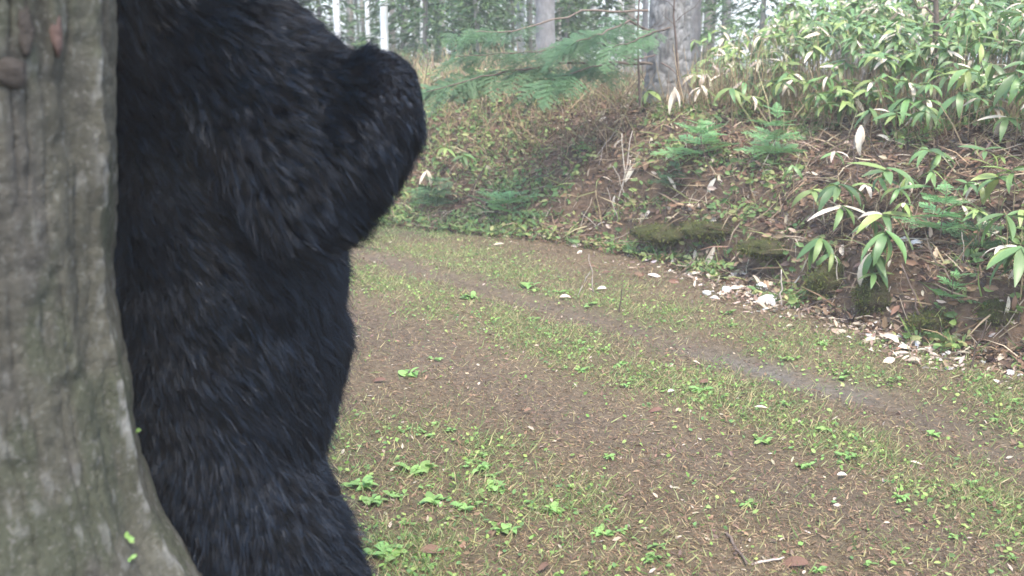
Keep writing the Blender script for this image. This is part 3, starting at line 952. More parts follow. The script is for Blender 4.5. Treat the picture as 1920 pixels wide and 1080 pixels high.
def seedling(u, v, hpx, wpx, label, light=True, levels=4):
    p = hit(u, v)
    k = np.linalg.norm(p - [0, 0, CAMH]) / FPX
    h, wd = hpx * k * 1.05, wpx * k * 1.45
    t = thing('fir_seedling', label, 'fir seedling', p, 'fir seedlings on the bank')
    obj('stem', tube_mesh('stem', wob((0, 0, -0.02), (random.gauss(0, .02), -0.03, h), 5, 0.02), np.linspace(0.006, 0.002, 5), M_TWIG, 5), t)
    for L in range(levels):
        f = L / max(levels - 1, 1)
        z = h * (0.22 + 0.70 * f)
        nb = 5 if f < 0.8 else 3
        a0 = random.random() * 6.28
        for b in range(nb):
            a = a0 + 6.283 * b / nb + random.uniform(-.3, .3)
            ln = wd * 0.5 * (1.0 - 0.55 * f) * random.uniform(0.8, 1.15)
            M = Matrix.Translation((0, -0.03 * z / h, z)) @ Matrix.Rotation(a, 4, 'Z') @ Matrix.Rotation(random.uniform(0.1, 0.6), 4, 'X') @ Matrix.Rotation(random.uniform(-.3, .3), 4, 'Y') @ Matrix.Scale(ln, 4)
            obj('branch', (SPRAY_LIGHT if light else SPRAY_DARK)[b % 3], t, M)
    M = Matrix.Translation((0, -0.03, h * 0.8)) @ Matrix.Rotation(1.35, 4, 'X') @ Matrix.Scale(h * 0.3, 4)
    obj('leader', SPRAY_LIGHT[0] if light else SPRAY_DARK[0], t, M)
    return t

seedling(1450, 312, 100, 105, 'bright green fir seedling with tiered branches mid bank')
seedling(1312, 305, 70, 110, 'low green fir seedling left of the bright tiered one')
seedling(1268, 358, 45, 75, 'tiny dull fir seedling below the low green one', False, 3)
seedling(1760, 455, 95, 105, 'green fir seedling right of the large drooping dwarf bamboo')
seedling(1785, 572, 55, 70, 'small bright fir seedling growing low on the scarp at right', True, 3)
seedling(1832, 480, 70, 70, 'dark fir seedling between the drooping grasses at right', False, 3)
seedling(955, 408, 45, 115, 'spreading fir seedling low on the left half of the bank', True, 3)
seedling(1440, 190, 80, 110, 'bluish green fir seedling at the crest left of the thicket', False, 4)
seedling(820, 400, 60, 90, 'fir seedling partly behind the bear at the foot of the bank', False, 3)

# --- grey fir on the bank top
def trunk_mesh(name, r0, r1, H, m, sides=14, rings=16, flare=0.35, seed=0, rough=0.05):
    zs = np.concatenate([np.linspace(-0.3, 1.2, 8), np.linspace(1.5, H, rings)])
    V, Fq = [], []
    for i, z in enumerate(zs):
        f = max(z, 0) / H
        r = r0 + (r1 - r0) * f
        r *= 1 + flare * math.exp(-max(z, 0) / 0.18)
        for s in range(sides):
            a = 6.2832 * s / sides
            rr_ = r * (1 + rough * (float(noise(math.cos(a) * 2 + seed * 3.3, math.sin(a) * 2, z * 2.2, s=seed)) - 0.5) * 2)
            V.append((rr_ * math.cos(a) + 0.02 * H * math.sin(seed + f * 3) * f, rr_ * math.sin(a), z))
    for i in range(len(zs) - 1):
        for s in range(sides):
            s2 = (s + 1) % sides
            Fq.append((i * sides + s, i * sides + s2, (i + 1) * sides + s2, (i + 1) * sides + s))
    return fast_mesh(name, V, np.array(Fq), m, smooth=True)

def crest(u, Y):
    x = (u - 960) / FPX * Y * 1.03
    return np.array([x, Y, float(height(x, Y))])
fp = crest(1238, 10.6)
fk = np.linalg.norm(fp - [0, 0, CAMH]) / FPX
fir = thing('fir_tree', 'grey-barked fir on the bank top with low branches reaching left', 'tree', fp)
zs = np.concatenate([np.arange(-0.2, 1.8, 0.012), np.linspace(1.85, 13, 30)])
ths = np.linspace(0, 2 * np.pi, 97)[:-1]
TH, ZZ = np.meshgrid(ths, zs)
rad = (37 * fk) * (1 - np.clip(ZZ, 0, 13) / 15) * (1 + 0.45 * np.exp(-np.clip(ZZ, 0, 9) / 0.16) * (1 + 0.35 * np.cos(TH * 4 + 1)))
pl = np.abs(noise(TH * 5, ZZ * 9, s=101) - 0.5) * 2
rad = rad + 0.014 * sstep(0.05, 0.3, pl) + 0.02 * (fbm(TH * 4, ZZ * 16, s=102, o=3) - 0.5)
V = np.stack([rad * np.cos(TH), rad * np.sin(TH), ZZ], -1).reshape(-1, 3)
ii = np.arange(len(V)).reshape(len(zs), 96)
i2 = np.roll(ii, -1, 1)
Fq = np.stack([ii[:-1], i2[:-1], i2[1:], ii[1:]], -1).reshape(-1, 4)
n_ = fbm(TH * 3, ZZ * 7, s=103, o=4)
cc = np.array([0.20, 0.19, 0.17])[None, None] * (0.7 + 0.6 * n_[..., None])
lm_ = (sstep(0.55, 0.68, fbm(TH * 5, ZZ * 14, s=104, o=3)) * 0.8)[..., None]
cc = cc * (1 - lm_) + np.array([0.29, 0.28, 0.26]) * lm_
ms_ = (sstep(0.28, 0.05, ZZ) * sstep(0.35, 0.6, n_) * 0.8)[..., None]
cc = cc * (1 - ms_) + np.array([0.08, 0.095, 0.03]) * ms_
ck = (1 - sstep(0.0, 0.16, pl))[..., None] * 0.6
cc = cc * (1 - ck) + np.array([0.08, 0.07, 0.065]) * ck
M_FIRBARK = mat('plated_fir_bark', use_col=True, var=0.25, scale=22, rough=0.9, spec=0.2, bump=0.5, bscale=50)
obj('trunk', fast_mesh('trunk', V, Fq, M_FIRBARK, cc.reshape(-1, 3), smooth=True), fir)

def bough(pts, nspray, size, dark=True, r0=0.014, spread=0.9, start=0.3):
    """a woody branch (photo pixel + depth) with needle sprays as its sub-part"""
    P = np.array([at(u, v, Y) for u, v, Y in pts]) - fp
    t = np.linspace(0, 1, 4 * len(P))
    seg = np.linspace(0, 1, len(P))
    path = np.stack([np.interp(t, seg, P[:, k]) for k in range(3)], -1)
    path[1:-1] += rng.normal(0, 0.008, (len(path) - 2, 3))
    b = obj('branch', tube_mesh('branch', path, np.linspace(r0, r0 * 0.3, len(path)), M_TWIG, 6), fir)
    Vs, Fs, o = [], [], 0
    for k in range(nspray):
        f = start + (1 - start) * (k + random.random()) / nspray
        i = min(int(f * (len(path) - 1)), len(path) - 2)
        p = path[i] + (path[i + 1] - path[i]) * (f * (len(path) - 1) - i)
        dr = path[i + 1] - path[i]
        dr /= np.linalg.norm(dr)
        side = np.cross(dr, [0, 0, 1.0])
        sg = random.choice((-1, 1))
        dv = dr * random.uniform(0.5, 1.0) + side * sg * spread * random.uniform(0.2, 1.0) + np.array([0, 0, random.uniform(-0.45, -0.02)])
        fm = frames(dv[None], np.array([[random.uniform(-.4, .4), random.uniform(-.75, -.1), 0.9]]))[0] * size * random.uniform(0.65, 1.2)
        nd = SPRAYS[k % 3]
        v = np.concatenate([nd[0][0], nd[1][0]]) @ fm.T + p
        q = np.concatenate([nd[0][1], nd[1][1] + len(nd[0][0])])
        Vs.append(v); Fs.append(q + o); o += len(v)
    obj('needles', fast_mesh('needles', np.concatenate(Vs), np.concatenate(Fs), M_NEEDLE if dark else M_NEEDLE_LIGHT), b)
Yf = fp[1]
bough([(1215, 88, Yf - .1), (1110, 82, Yf - .5), (985, 98, Yf - .9), (860, 106, Yf - 1.2)], 26, 0.40, True)
bough([(1218, 118, Yf - .1), (1060, 118, Yf - .8), (930, 138, Yf - 1.2), (800, 172, Yf - 1.5)], 36, 0.42, True, start=0.35)
bough([(1218, 60, Yf - .2), (1180, 40, Yf - .6), (1130, 62, Yf - 1.0), (1080, 78, Yf - 1.3)], 18, 0.36, True)
bough([(1255, 52, Yf - .2), (1225, 60, Yf - .75), (1190, 75, Yf - 1.1), (1150, 88, Yf - 1.3)], 16, 0.30, True, start=0.2)
bough([(1222, 120, Yf - .2), (1150, 118, Yf - .7), (1080, 135, Yf - 1.1), (1010, 158, Yf - 1.3)], 26, 0.40, True)
bough([(1215, 20, Yf - .1), (1090, 22, Yf - .4), (960, 60, Yf - .8), (860, 65, Yf - 1.0)], 9, 0.34, True, start=0.55)
for pts in ([(1228, 104, Yf - .3), (1190, 112, Yf - .5), (1165, 104, Yf - .6), (1148, 88, Yf - .7)], [(1230, 60, Yf - .3), (1245, 56, Yf - .45), (1262, 50, Yf - .5)],
            [(1225, 55, Yf - .3), (1200, 58, Yf - .5), (1180, 66, Yf - .6)], [(1240, 118, Yf - .3), (1258, 128, Yf - .45), (1270, 142, Yf - .5)]):
    P = np.array([at(*q) for q in pts]) - fp
    obj('dead_branch', tube_mesh('dead_branch', P, np.linspace(0.010, 0.003, len(P)), M_TWIG, 5), fir)

# --- thin saplings in front of the fir
def sapling(pts, r, label):
    P = np.array([at(*q) for q in pts])
    t = thing('sapling', label, 'sapling', P[0], 'thin saplings')
    pp = np.concatenate([P - P[0], [P[-1] - P[0] + [0.05, 0, 0.9]]])
    st = obj('stem', tube_mesh('stem', pp, np.linspace(r, r * 0.6, len(pp)), M_TWIG, 6), t)
    for k in range(3):
        b = pp[-2] * random.uniform(0.6, 0.95)
        obj('twig', tube_mesh('twig', wob(b, b + np.array([random.uniform(-.4, .4), -.1, random.uniform(.1, .35)]), 5, 0.05), np.linspace(r * 0.4, r * 0.15, 5), M_TWIG, 4), t)
    return t
sp = crest(1200, 10.0)
sapling([(1200, 200, sp[1]), (1197, 120, sp[1]), (1196, 50, sp[1]), (1199, -10, sp[1])], 0.012, 'thin dark sapling stem standing just left of the grey fir')
sp = crest(1272, 10.2)
sapling([(1272, 175, sp[1]), (1268, 80, sp[1]), (1263, 30, sp[1]), (1265, -10, sp[1])], 0.013, 'crooked sapling stem hugging the right side of the grey fir')
sp = crest(1755, 8.6)
sapling([(1755, 190, sp[1]), (1752, 90, sp[1]), (1756, 40, sp[1]), (1754, -20, sp[1])], 0.030, 'grey sapling trunk rising inside the dwarf bamboo thicket')

# ------------------------------------------------------------------ trees of the forest behind
def bare_crown(seed):
    random.seed(100 + seed)
    V, Fq, o = [], [], 0
    for k in range(26):
        z = random.uniform(2.4, 11)
        a = random.random() * 6.28
        L = random.uniform(0.7, 2.2)
        p0 = np.array([0, 0, z])
        p1 = p0 + L * np.array([math.cos(a), math.sin(a), random.uniform(0.1, 0.8)])
        v, q, t = tube(wob(p0, p1, 5, 0.05), np.linspace(0.03, 0.008, 5), 4, cap=False)
        V.append(v); Fq.append(np.array(q) + o); o += len(v)
        for j in range(3):
            b = p0 + (p1 - p0) * random.uniform(0.3, 0.95)
            e = b + random.uniform(0.3, 0.8) * np.array([random.uniform(-1, 1), random.uniform(-1, 1), random.uniform(0, .8)])
            v, q, t = tube(wob(b, e, 4, 0.06), np.linspace(0.010, 0.004, 4), 3, cap=False)
            V.append(v); Fq.append(np.array(q) + o); o += len(v)
    return fast_mesh('crown', np.concatenate(V), np.concatenate(Fq), M_BARK_FAR)

def fir_crown(seed, H, Rr, z0, nq=5200):
    r = np.random.default_rng(500 + seed)
    P, D = [], []
    nb = 70
    for k in range(nb):
        z = z0 + (H - z0) * (k / nb) ** 0.9
        a = k * 2.4 + r.uniform(-.3, .3)
        L = Rr * (1 - (z - z0) / (H - z0 + 0.3)) * r.uniform(0.7, 1.1) + 0.1
        m = int(nq / nb)
        t = r.random(m) ** 0.7
        side = r.normal(0, 0.20, m) * (0.3 + t) * L * 0.8
        px = math.cos(a) * t * L - math.sin(a) * side
        py = math.sin(a) * t * L + math.cos(a) * side
        pz = z + 0.10 * L * t - 0.45 * L * t ** 2 + r.normal(0, 0.03, m) * L
        P.append(np.stack([px, py, pz], -1))
        dd_ = np.stack([math.cos(a) - math.sin(a) * np.sign(side) * r.uniform(0.3, 1.2, m), math.sin(a) + math.cos(a) * np.sign(side) * r.uniform(0.3, 1.2, m), r.uniform(-0.7, 0.1, m)], -1)
        D.append(dd_)
    P, D = np.concatenate(P), np.concatenate(D)
    n = len(P)
    Ms = frames(D, np.tile([0, 0, 1.0], (n, 1)) + r.normal(0, .35, (n, 3))) * r.uniform(0.10, 0.20, n)[:, None, None]
    c_ = np.array([(0.12, 0.20, 0.08), (0.17, 0.25, 0.095), (0.085, 0.15, 0.065)])[r.integers(0, 3, n)] * r.uniform(0.8, 1.25, (n, 1))
    q = np.array([(-0.11, 0, 0), (0.11, 0, 0), (0.14, 0.5, 0.03), (-0.14, 0.5, 0.03), (0.03, 1, -0.05), (-0.03, 1, -0.05)])
    v, f, c2 = merge(q, NEEDLE_F, Ms, P, c_)
    return fast_mesh('crown', v, f, M_NEEDLE_DARK, c2)

CROWNS = [bare_crown(k) for k in range(3)]
random.seed(21)
YFIR = [fir_crown(0, 5.0, 1.35, 0.25), fir_crown(1, 4.0, 1.1, 0.2), fir_crown(2, 6.5, 1.6, 0.3, 6500)]
OLDFIR = [fir_crown(3, 13, 2.0, 3.4, 7000)]
TRUNKS = {}
def forest_tree(u, Y, wpx, m, label, group, crown=None, name='tree', H=13.0, cs=1.0):
    x = (u - 960) / FPX * Y * 0.99
    z = float(height(x, Y))
    r = 0.5 * wpx / FPX * Y
    t = thing(name, label, 'tree', (x, Y, z), group)
    key = (m.name, random.randrange(3))
    if key not in TRUNKS:
        TRUNKS[key] = trunk_mesh('trunk', 0.1, 0.045, 13, m, 12, 18, 0.4, key[1] + 3, 0.10)
    a = random.random() * 6.28
    obj('trunk', TRUNKS[key], t, Matrix.Rotation(a, 4, 'Z') @ Matrix.Diagonal((r / 0.1, r / 0.1, H / 13, 1)))
    if crown is not None:
        obj('crown', crown, t, Matrix.Rotation(a * 3.1, 4, 'Z') @ Matrix.Scale(cs, 4))
    return t
B = 'birches behind the bank'
forest_tree(726, 17, 15, M_BIRCH, 'bright white birch trunk rising just above the bear\'s raised forearm', B, CROWNS[0], 'birch_tree')
forest_tree(695, 21, 9, M_BIRCH, 'slim white birch trunk left of the brighter birch', B, CROWNS[1], 'birch_tree')
forest_tree(898, 23, 6, M_BIRCH, 'thread-thin white birch trunk between dark firs', B, CROWNS[2], 'birch_tree')
forest_tree(1158, 21, 16, M_BIRCH, 'pale birch trunk close to the left of the grey fir', B, CROWNS[0], 'birch_tree')
forest_tree(1110, 27, 11, M_BIRCH, 'faint white birch trunk a little left of the pale one by the fir', B, CROWNS[1], 'birch_tree')
forest_tree(640, 20, 13, M_BIRCH, 'greyish birch trunk above the bear\'s shoulder', B, CROWNS[2], 'birch_tree')
T_ = 'trunks of the forest behind the bank'
forest_tree(1022, 15, 36, M_BARK, 'stout grey trunk in the middle of the far forest', T_, OLDFIR[0])
forest_tree(1172, 25, 22, M_BARK_FAR, 'brown-grey trunk beside the pale birch near the fir', T_, CROWNS[1])
forest_tree(665, 24, 12, M_BARK_FAR, 'thin brown trunk right of the greyish birch', T_, CROWNS[0])
forest_tree(1290, 17, 34, M_BARK, 'grey trunk half hidden behind the right side of the grey fir', T_, CROWNS[2])
forest_tree(1602, 16, 52, M_BARK, 'broad grey trunk topping the dwarf bamboo thicket', T_, CROWNS[0])
random.seed(5)
for k in range(46):
    u = random.uniform(470, 1340)
    Y = random.uniform(22, 55)
    m = random.choice((M_BARK_FAR, M_BARK_FAR, M_BARK_FAR, M_BARK, M_BIRCH))
    forest_tree(u, Y, random.uniform(0.08, 0.22) * FPX / Y, m, 'slender ' + ('white' if m is M_BIRCH else 'grey' if m is M_BARK else 'brown') + ' trunk deep in the forest, ' +
                ('above the bear' if u < 690 else 'between the bright birch and the stout grey trunk' if u < 1020 else 'between the stout grey trunk and the grey fir' if u < 1200 else 'behind the grey fir'), T_, CROWNS[k % 3] if k % 2 else (OLDFIR[0] if k % 6 == 0 else None))
for k in range(14):
    forest_tree(random.uniform(1350, 2150), random.uniform(14, 30), random.uniform(10, 24), random.choice((M_BARK_FAR, M_BARK)), 'forest trunk standing behind the dwarf bamboo thicket', 'trunks behind the thicket', CROWNS[k % 3])
F_ = 'young firs behind the bank'
for (u, Y, ci, cs, lab) in [(800, 17.5, 0, 1.0, 'dark young fir right of the bright birch'), (855, 20, 2, 0.9, 'tall dark young fir left of the thread-thin birch'),
                            (760, 24, 1, 1.1, 'smaller young fir behind the bright birch'), (960, 22, 0, 0.8, 'young fir left of the stout grey trunk'),
                            (610, 22, 1, 1.0, 'young fir above the bear\'s back'), (1075, 26, 1, 0.9, 'young fir between the stout trunk and the pale birches'),
                            (560, 26, 2, 0.9, 'young fir at the top edge above the bear'), (1420, 15.5, 0, 0.85, 'young fir behind the left end of the thicket'),
                            (1700, 17, 2, 0.9, 'young fir behind the middle of the thicket'), (680, 30, 2, 0.8, 'young fir behind the slim white birch'), (930, 28, 1, 1.2, 'bushy young fir right of the thread-thin birch'),
                            (830, 30, 2, 0.9, 'far young fir filling the gap right of the dark one'), (1130, 19, 1, 0.75, 'low young fir just left of the pale birch'),
                            (1060, 18, 1, 0.6, 'small light young fir right of the stout grey trunk'), (900, 16, 1, 0.55, 'small young fir at the crest below the thread-thin birch'),
                            (1330, 20, 2, 0.8, 'tall young fir right of the grey fir'), (990, 33, 2, 1.0, 'distant young fir left of the stout grey trunk'),
                            (710, 38, 2, 1.1, 'dim young fir far behind the two white birches'), (880, 40, 2, 1.1, 'dim young fir far behind the thread-thin birch'),
                            (1050, 42, 2, 1.2, 'dim young fir far behind the stout grey trunk'), (1180, 36, 2, 1.1, 'dim young fir far behind the pale birch'),
                            (780, 45, 2, 1.3, 'dim young fir deepest in the gap beside the bright birch'), (1880, 16, 0, 1.0, 'young fir behind the right end of the thicket')]:
    forest_tree(u, Y, 0.10 * FPX / Y, M_BARK_FAR, lab, F_, YFIR[ci], 'young_fir_tree', 4.6 * cs, cs)

# ------------------------------------------------------------------ the bear: one continuous body under its fur
BY = 2.48
def bp(u, v, dy=0.0):
    p = at(u, v, BY)
    return p + np.array([0, dy, 0])
PXM = BY / FPX * 0.985                                 # metres per photo pixel at the bear
balls = []                                             # centre, radius, y stretch
def limb(*pts, ys=1.0):
    for (a, b) in zip(pts[:-1], pts[1:]):
        pa, pb = bp(a[0], a[1], a[3] if len(a) > 3 else 0), bp(b[0], b[1], b[3] if len(b) > 3 else 0)
        ra, rb = a[2] * PXM, b[2] * PXM
        n = max(2, int(np.linalg.norm(pb - pa) / (0.22 * min(ra, rb))))
        for t in np.linspace(0, 1, n):
            balls.append((pa + (pb - pa) * t, ra + (rb - ra) * t, ys))
limb((345, -60, 165), (375, 100, 180), (415, 300, 195), (436, 520, 216), (446, 640, 214), (436, 740, 204), (410, 830, 178), (415, 930, 165), ys=0.98)   # trunk of the body
limb((380, 40, 150), (400, -110, 130), (430, -200, 118))                                       # neck
limb((430, -215, 112), (490, -245, 105), (545, -240, 88))                                      # skull
limb((545, -238, 74), (620, -222, 52), (668, -214, 44))                                        # muzzle
for s in (-1, 1):
    limb((430, -318, 30, 0.13 * s), (424, -345, 26, 0.145 * s))                                # ears
limb((462, 128, 150, -0.08), (560, 250, 130, -0.18), (604, 356, 86, -0.24))                    # near upper arm
limb((500, 120, 118, -0.06), (590, 190, 112, -0.13), (672, 200, 80, -0.18), (690, 250, 90, -0.2))                     # shoulder muscle
limb((606, 356, 88, -0.24), (688, 270, 88, -0.23), (728, 205, 80, -0.20), (730, 165, 70, -0.18))   # near forearm
limb((730, 162, 64, -0.18), (758, 186, 46, -0.16))                                             # near paw, bent at the wrist
limb((440, 150, 120, 0.20), (500, 300, 85, 0.26), (540, 380, 68, 0.26), (585, 300, 58, 0.22), (590, 260, 50, 0.2))   # far arm, tucked
limb((440, 860, 165, -0.08), (515, 980, 162, -0.12), (580, 1090, 150, -0.14), (580, 1130, 124, -0.14), (500, 1205, 82, -0.13), (480, 1240, 60, -0.13))   # near hind leg
limb((480, 1240, 58, -0.13), (560, 1258, 46, -0.15), (620, 1266, 36, -0.15))
limb((430, 880, 140, 0.18), (470, 1000, 130, 0.22), (500, 1110, 105, 0.22), (450, 1200, 72, 0.22), (440, 1222, 55, 0.22))   # far hind leg
limb((440, 1222, 52, 0.22), (520, 1232, 42, 0.22), (570, 1236, 34, 0.22))
bm = bmesh.new()
tmp = bmesh.new()
bmesh.ops.create_icosphere(tmp, subdivisions=2, radius=1)
sv = np.array([v.co[:] for v in tmp.verts])
sf = np.array([[v.index for v in f.verts] for f in tmp.faces])
tmp.free()
bm.free()
V = np.concatenate([sv * r * np.array([1, ys, 1]) + c0 for c0, r, ys in balls])
Fq = np.concatenate([sf + i * len(sv) for i in range(len(balls))])
raw = fast_mesh('raw', V, Fq)
ro = bpy.data.objects.new('raw', raw)
col.objects.link(ro)
md = ro.modifiers.new('remesh', 'REMESH')
md.mode = 'VOXEL'
md.voxel_size = 0.016
md = ro.modifiers.new('smooth', 'SMOOTH')
md.factor = 0.5
md.iterations = 10
dg = bpy.context.evaluated_depsgraph_get()
body_me = bpy.data.meshes.new_from_object(ro.evaluated_get(dg))
bpy.data.objects.remove(ro)
bpy.data.meshes.remove(raw)
body_me.name = 'body'
M_SKIN = mat('bear_skin', (0.003, 0.003, 0.004), 0.9, 0.05, var=0.2, scale=20)
M_FUR = mat('bear_fur', (0.0085, 0.0095, 0.013), 0.27, 0.6, var=0.0)
_t = M_FUR.node_tree
_hi = _t.nodes.new('ShaderNodeAttribute')
_hi.attribute_name = 'glint_tone'
_cr = _t.nodes.new('ShaderNodeValToRGB')
_cr.color_ramp.elements[0].color = (0.0010, 0.0017, 0.0032, 1)
_cr.color_ramp.elements[0].position = 0.40
_cr.color_ramp.elements[1].color = (0.013, 0.025, 0.045, 1)  # brighter bluish strands: glints of the coat painted into the hair colour
_t.links.new(_hi.outputs['Fac'], _cr.inputs[0])
_t.links.new(_cr.outputs[0], _t.nodes['Principled BSDF'].inputs['Base Color'])
_sp = _t.nodes.new('ShaderNodeMapRange')
_sp.inputs['From Min'].default_value = 0.4
_sp.inputs['To Min'].default_value = 0.12
_sp.inputs['To Max'].default_value = 0.58
_t.links.new(_hi.outputs['Fac'], _sp.inputs[0])
_t.links.new(_sp.outputs[0], _t.nodes['Principled BSDF'].inputs['Specular IOR Level'])
M_CLAW = mat('claw_horn', (0.30, 0.26, 0.22), 0.4, 0.5, var=0.2, scale=40)
M_NOSE = mat('wet_nose', (0.012, 0.011, 0.011), 0.3, 0.5, var=0.1, scale=30)
body_me.materials.clear()
body_me.materials.append(M_SKIN)
body_me.polygons.foreach_set('use_smooth', np.ones(len(body_me.polygons), bool))
root = np.array([bp(480, 1240)[0], BY, 0.0])
body_me.transform(Matrix.Translation(-root))
bear = thing('bear', 'large black bear with thick shaggy fur standing upright beside the trunk, cropped by the frame', 'bear', root)
body = obj('body', body_me, bear)

# fur
body_me.calc_loop_triangles()
nt_ = len(body_me.loop_triangles)
tri = np.empty(nt_ * 3, np.int32)
body_me.loop_triangles.foreach_get('vertices', tri)
tri = tri.reshape(-1, 3)
vc = np.empty(len(body_me.vertices) * 3, np.float32)
body_me.vertices.foreach_get('co', vc)
vc = vc.reshape(-1, 3).astype(float) + root
vn = np.empty(len(body_me.vertices) * 3, np.float32)
body_me.vertices.foreach_get('normal', vn)
vn = vn.reshape(-1, 3).astype(float)
A, B_, C_ = vc[tri[:, 0]], vc[tri[:, 1]], vc[tri[:, 2]]
area = 0.5 * np.linalg.norm(np.cross(B_ - A, C_ - A), axis=1)
mid = (A + B_ + C_) / 3
fn = np.cross(B_ - A, C_ - A)
fn /= np.linalg.norm(fn, axis=1, keepdims=True) + 1e-12
view = np.array([0, 0, CAMH]) - mid
view /= np.linalg.norm(view, axis=1, keepdims=True)
wgt = area * np.where((fn * view).sum(1) > -0.35, 1.0, 0.22)
_, mv_ = project(mid)
wgt *= np.where((mv_ < -90) | (mv_ > 1170), 0.35, 1.0)

def fur_frame(P, nrm):
    """lie direction, length and stiffness of the coat at body points"""
    u, v = project(P)
    f = np.stack([0.85 + 0.25 * sstep(700, 450, v), np.full(len(u), -0.15), np.full(len(u), -1.0)], -1)
    arm = sstep(560, 640, u) * sstep(470, 380, v)
    f = f * (1 - arm[:, None]) + np.array([0.75, -0.25, -0.75]) * arm[:, None]
    leg = sstep(800, 900, v)
    f = f * (1 - leg[:, None]) + np.stack([0.10 + 0.55 * sstep(430, 640, u), np.full(len(u), -0.15), np.full(len(u), -1.0)], -1) * leg[:, None]
    sh = sstep(150, 60, v) * sstep(420, 560, u)
    f = f * (1 - sh[:, None]) + np.array([0.9, -0.1, 0.1]) * sh[:, None]
    f += 0.5 * (np.stack([fbm(P[:, 0] * 7, P[:, 1] * 7, P[:, 2] * 7, s=201 + k, o=2) for k in range(3)], -1) - 0.5) * 2
    f -= nrm * (f * nrm).sum(1, keepdims=True)
    f /= np.linalg.norm(f, axis=1, keepdims=True) + 1e-9
    paw = np.maximum(sstep(672, 708, u) * sstep(250, 190, v), sstep(1215, 1235, v))
    face = sstep(-150, -180, v) * sstep(520, 570, u)
    ln = 0.050 * (0.75 + 0.6 * fbm(P[:, 0] * 5, P[:, 1] * 5, P[:, 2] * 5, s=210, o=2)) * (1 - 0.70 * np.maximum(paw, face))
    tuft = np.exp(-(((u - 690) / 60) ** 2 + ((v - 420) / 50) ** 2))
    ln *= 1 + 0.6 * tuft
    return f, ln, paw

def sample(n, w_):
    t = rng.choice(nt_, n, p=w_ / w_.sum())
    b = rng.random((n, 2))
    sw = b.sum(1) > 1
    b[sw] = 1 - b[sw]
    k = np.stack([1 - b.sum(1), b[:, 0], b[:, 1]], -1)
    P = (vc[tri[t]] * k[..., None]).sum(1)
    N_ = (vn[tri[t]] * k[..., None]).sum(1)
    return P, N_ / np.linalg.norm(N_, axis=1, keepdims=True)

NC, PER, NP = 17000, 9, 6
Pc, Nc = sample(NC, wgt)
fc, lc, pw = fur_frame(Pc, Nc)
tipc = Pc + fc * lc[:, None] * 0.93 + Nc * lc[:, None] * rng.uniform(0.2, 0.75, (NC, 1))
tipc[:, 2] -= 0.12 * lc
rad_ = rng.normal(0, 0.006, (NC, PER, 3))
Pr = (Pc[:, None] + rad_ - Nc[:, None] * ((rad_ * Nc[:, None]).sum(-1, keepdims=True))).reshape(-1, 3)
Nr = np.repeat(Nc, PER, 0)
lr = np.repeat(lc, PER) * rng.uniform(0.6, 1.15, NC * PER)
fr_ = np.repeat(fc, PER, 0) + rng.normal(0, 0.16, (NC * PER, 3))
tip = np.repeat(tipc, PER, 0)
own = Pr + fr_ * lr[:, None] * 0.9 + Nr * lr[:, None] * rng.uniform(0.15, 0.55, (len(lr), 1))
clump = rng.uniform(0.45, 0.9, (len(lr), 1))
end = own * (1 - clump) + tip * clump
ctrl = Pr + Nr * lr[:, None] * 0.45 + fr_ * lr[:, None] * 0.25
t = np.linspace(0, 1, NP)[None, :, None]
pts = (1 - t) ** 2 * Pr[:, None] + 2 * t * (1 - t) * ctrl[:, None] + t ** 2 * end[:, None]
# long stray guard hairs that break up the outline
NG = 7000
Pg, Ng = sample(NG, wgt)
fg, lg, pg = fur_frame(Pg, Ng)
lg = lg * rng.uniform(1.0, 1.7, NG) * (1 - 0.6 * pg)
fg = fg + rng.normal(0, 0.22, (NG, 3))
eg = Pg + fg * lg[:, None] * 0.75 + Ng * lg[:, None] * rng.uniform(0.45, 0.9, (NG, 1))
cg_ = Pg + Ng * lg[:, None] * 0.55 + fg * lg[:, None] * 0.2
pts = np.concatenate([pts, (1 - t) ** 2 * Pg[:, None] + 2 * t * (1 - t) * cg_[:, None] + t ** 2 * eg[:, None]])
lr = np.concatenate([lr, lg])
pts -= root
hc = bpy.data.hair_curves.new('fur')
hc.add_curves([NP] * len(lr))
hc.attributes['position'].data.foreach_set('vector', pts.astype(np.float32).ravel())
ra = hc.attributes.get('radius') or hc.attributes.new('radius', 'FLOAT', 'POINT')
rv = np.tile(np.linspace(0.0008, 0.00012, NP), len(lr)).astype(np.float32)
ra.data.foreach_set('value', rv)
sa = hc.attributes.new('glint_tone', 'FLOAT', 'CURVE')
sa.data.foreach_set('value', np.concatenate([np.clip(0.60 * np.repeat(rng.random(NC) ** 1.4, PER) + 0.40 * rng.random(NC * PER), 0, 1), rng.random(NG)]).astype(np.float32))  # random tone per clump and strand; high values carry the painted glints
hc.materials.append(M_FUR)
fur = bpy.data.objects.new('fur', hc)
col.objects.link(fur)
fur.parent = body

def bear_part(name, me, p, M=None):
    return obj(name, me, bear, Matrix.Translation(np.asarray(p) - root) @ (M or Matrix.Identity(4)))
for k, (u, v) in enumerate([(772, 192), (776, 183), (770, 201), (764, 208), (778, 175)]):     # claws of the bent forepaw
    p0 = bp(u, v, -0.20 + 0.022 * k)
    P = np.array([(0, 0, 0), (0.014, 0, -0.002), (0.024, 0, -0.010), (0.030, 0, -0.022)])
    bear_part('claw', tube_mesh('claw', P, [0.005, 0.0045, 0.0032, 0.001], M_CLAW, 6), p0)
for (dy, zc) in ((-0.15, 1266), (0.22, 1236)):
    for k in range(5):
        p0 = bp(640 if zc > 1250 else 588, zc, dy + 0.02 * (k - 2))
        bear_part('claw', tube_mesh('claw', np.array([(0, 0, 0), (0.02, 0, 0.002), (0.035, 0, -0.008), (0.045, 0, -0.02)]), [0.006, 0.005, 0.0035, 0.001], M_CLAW, 6), p0)
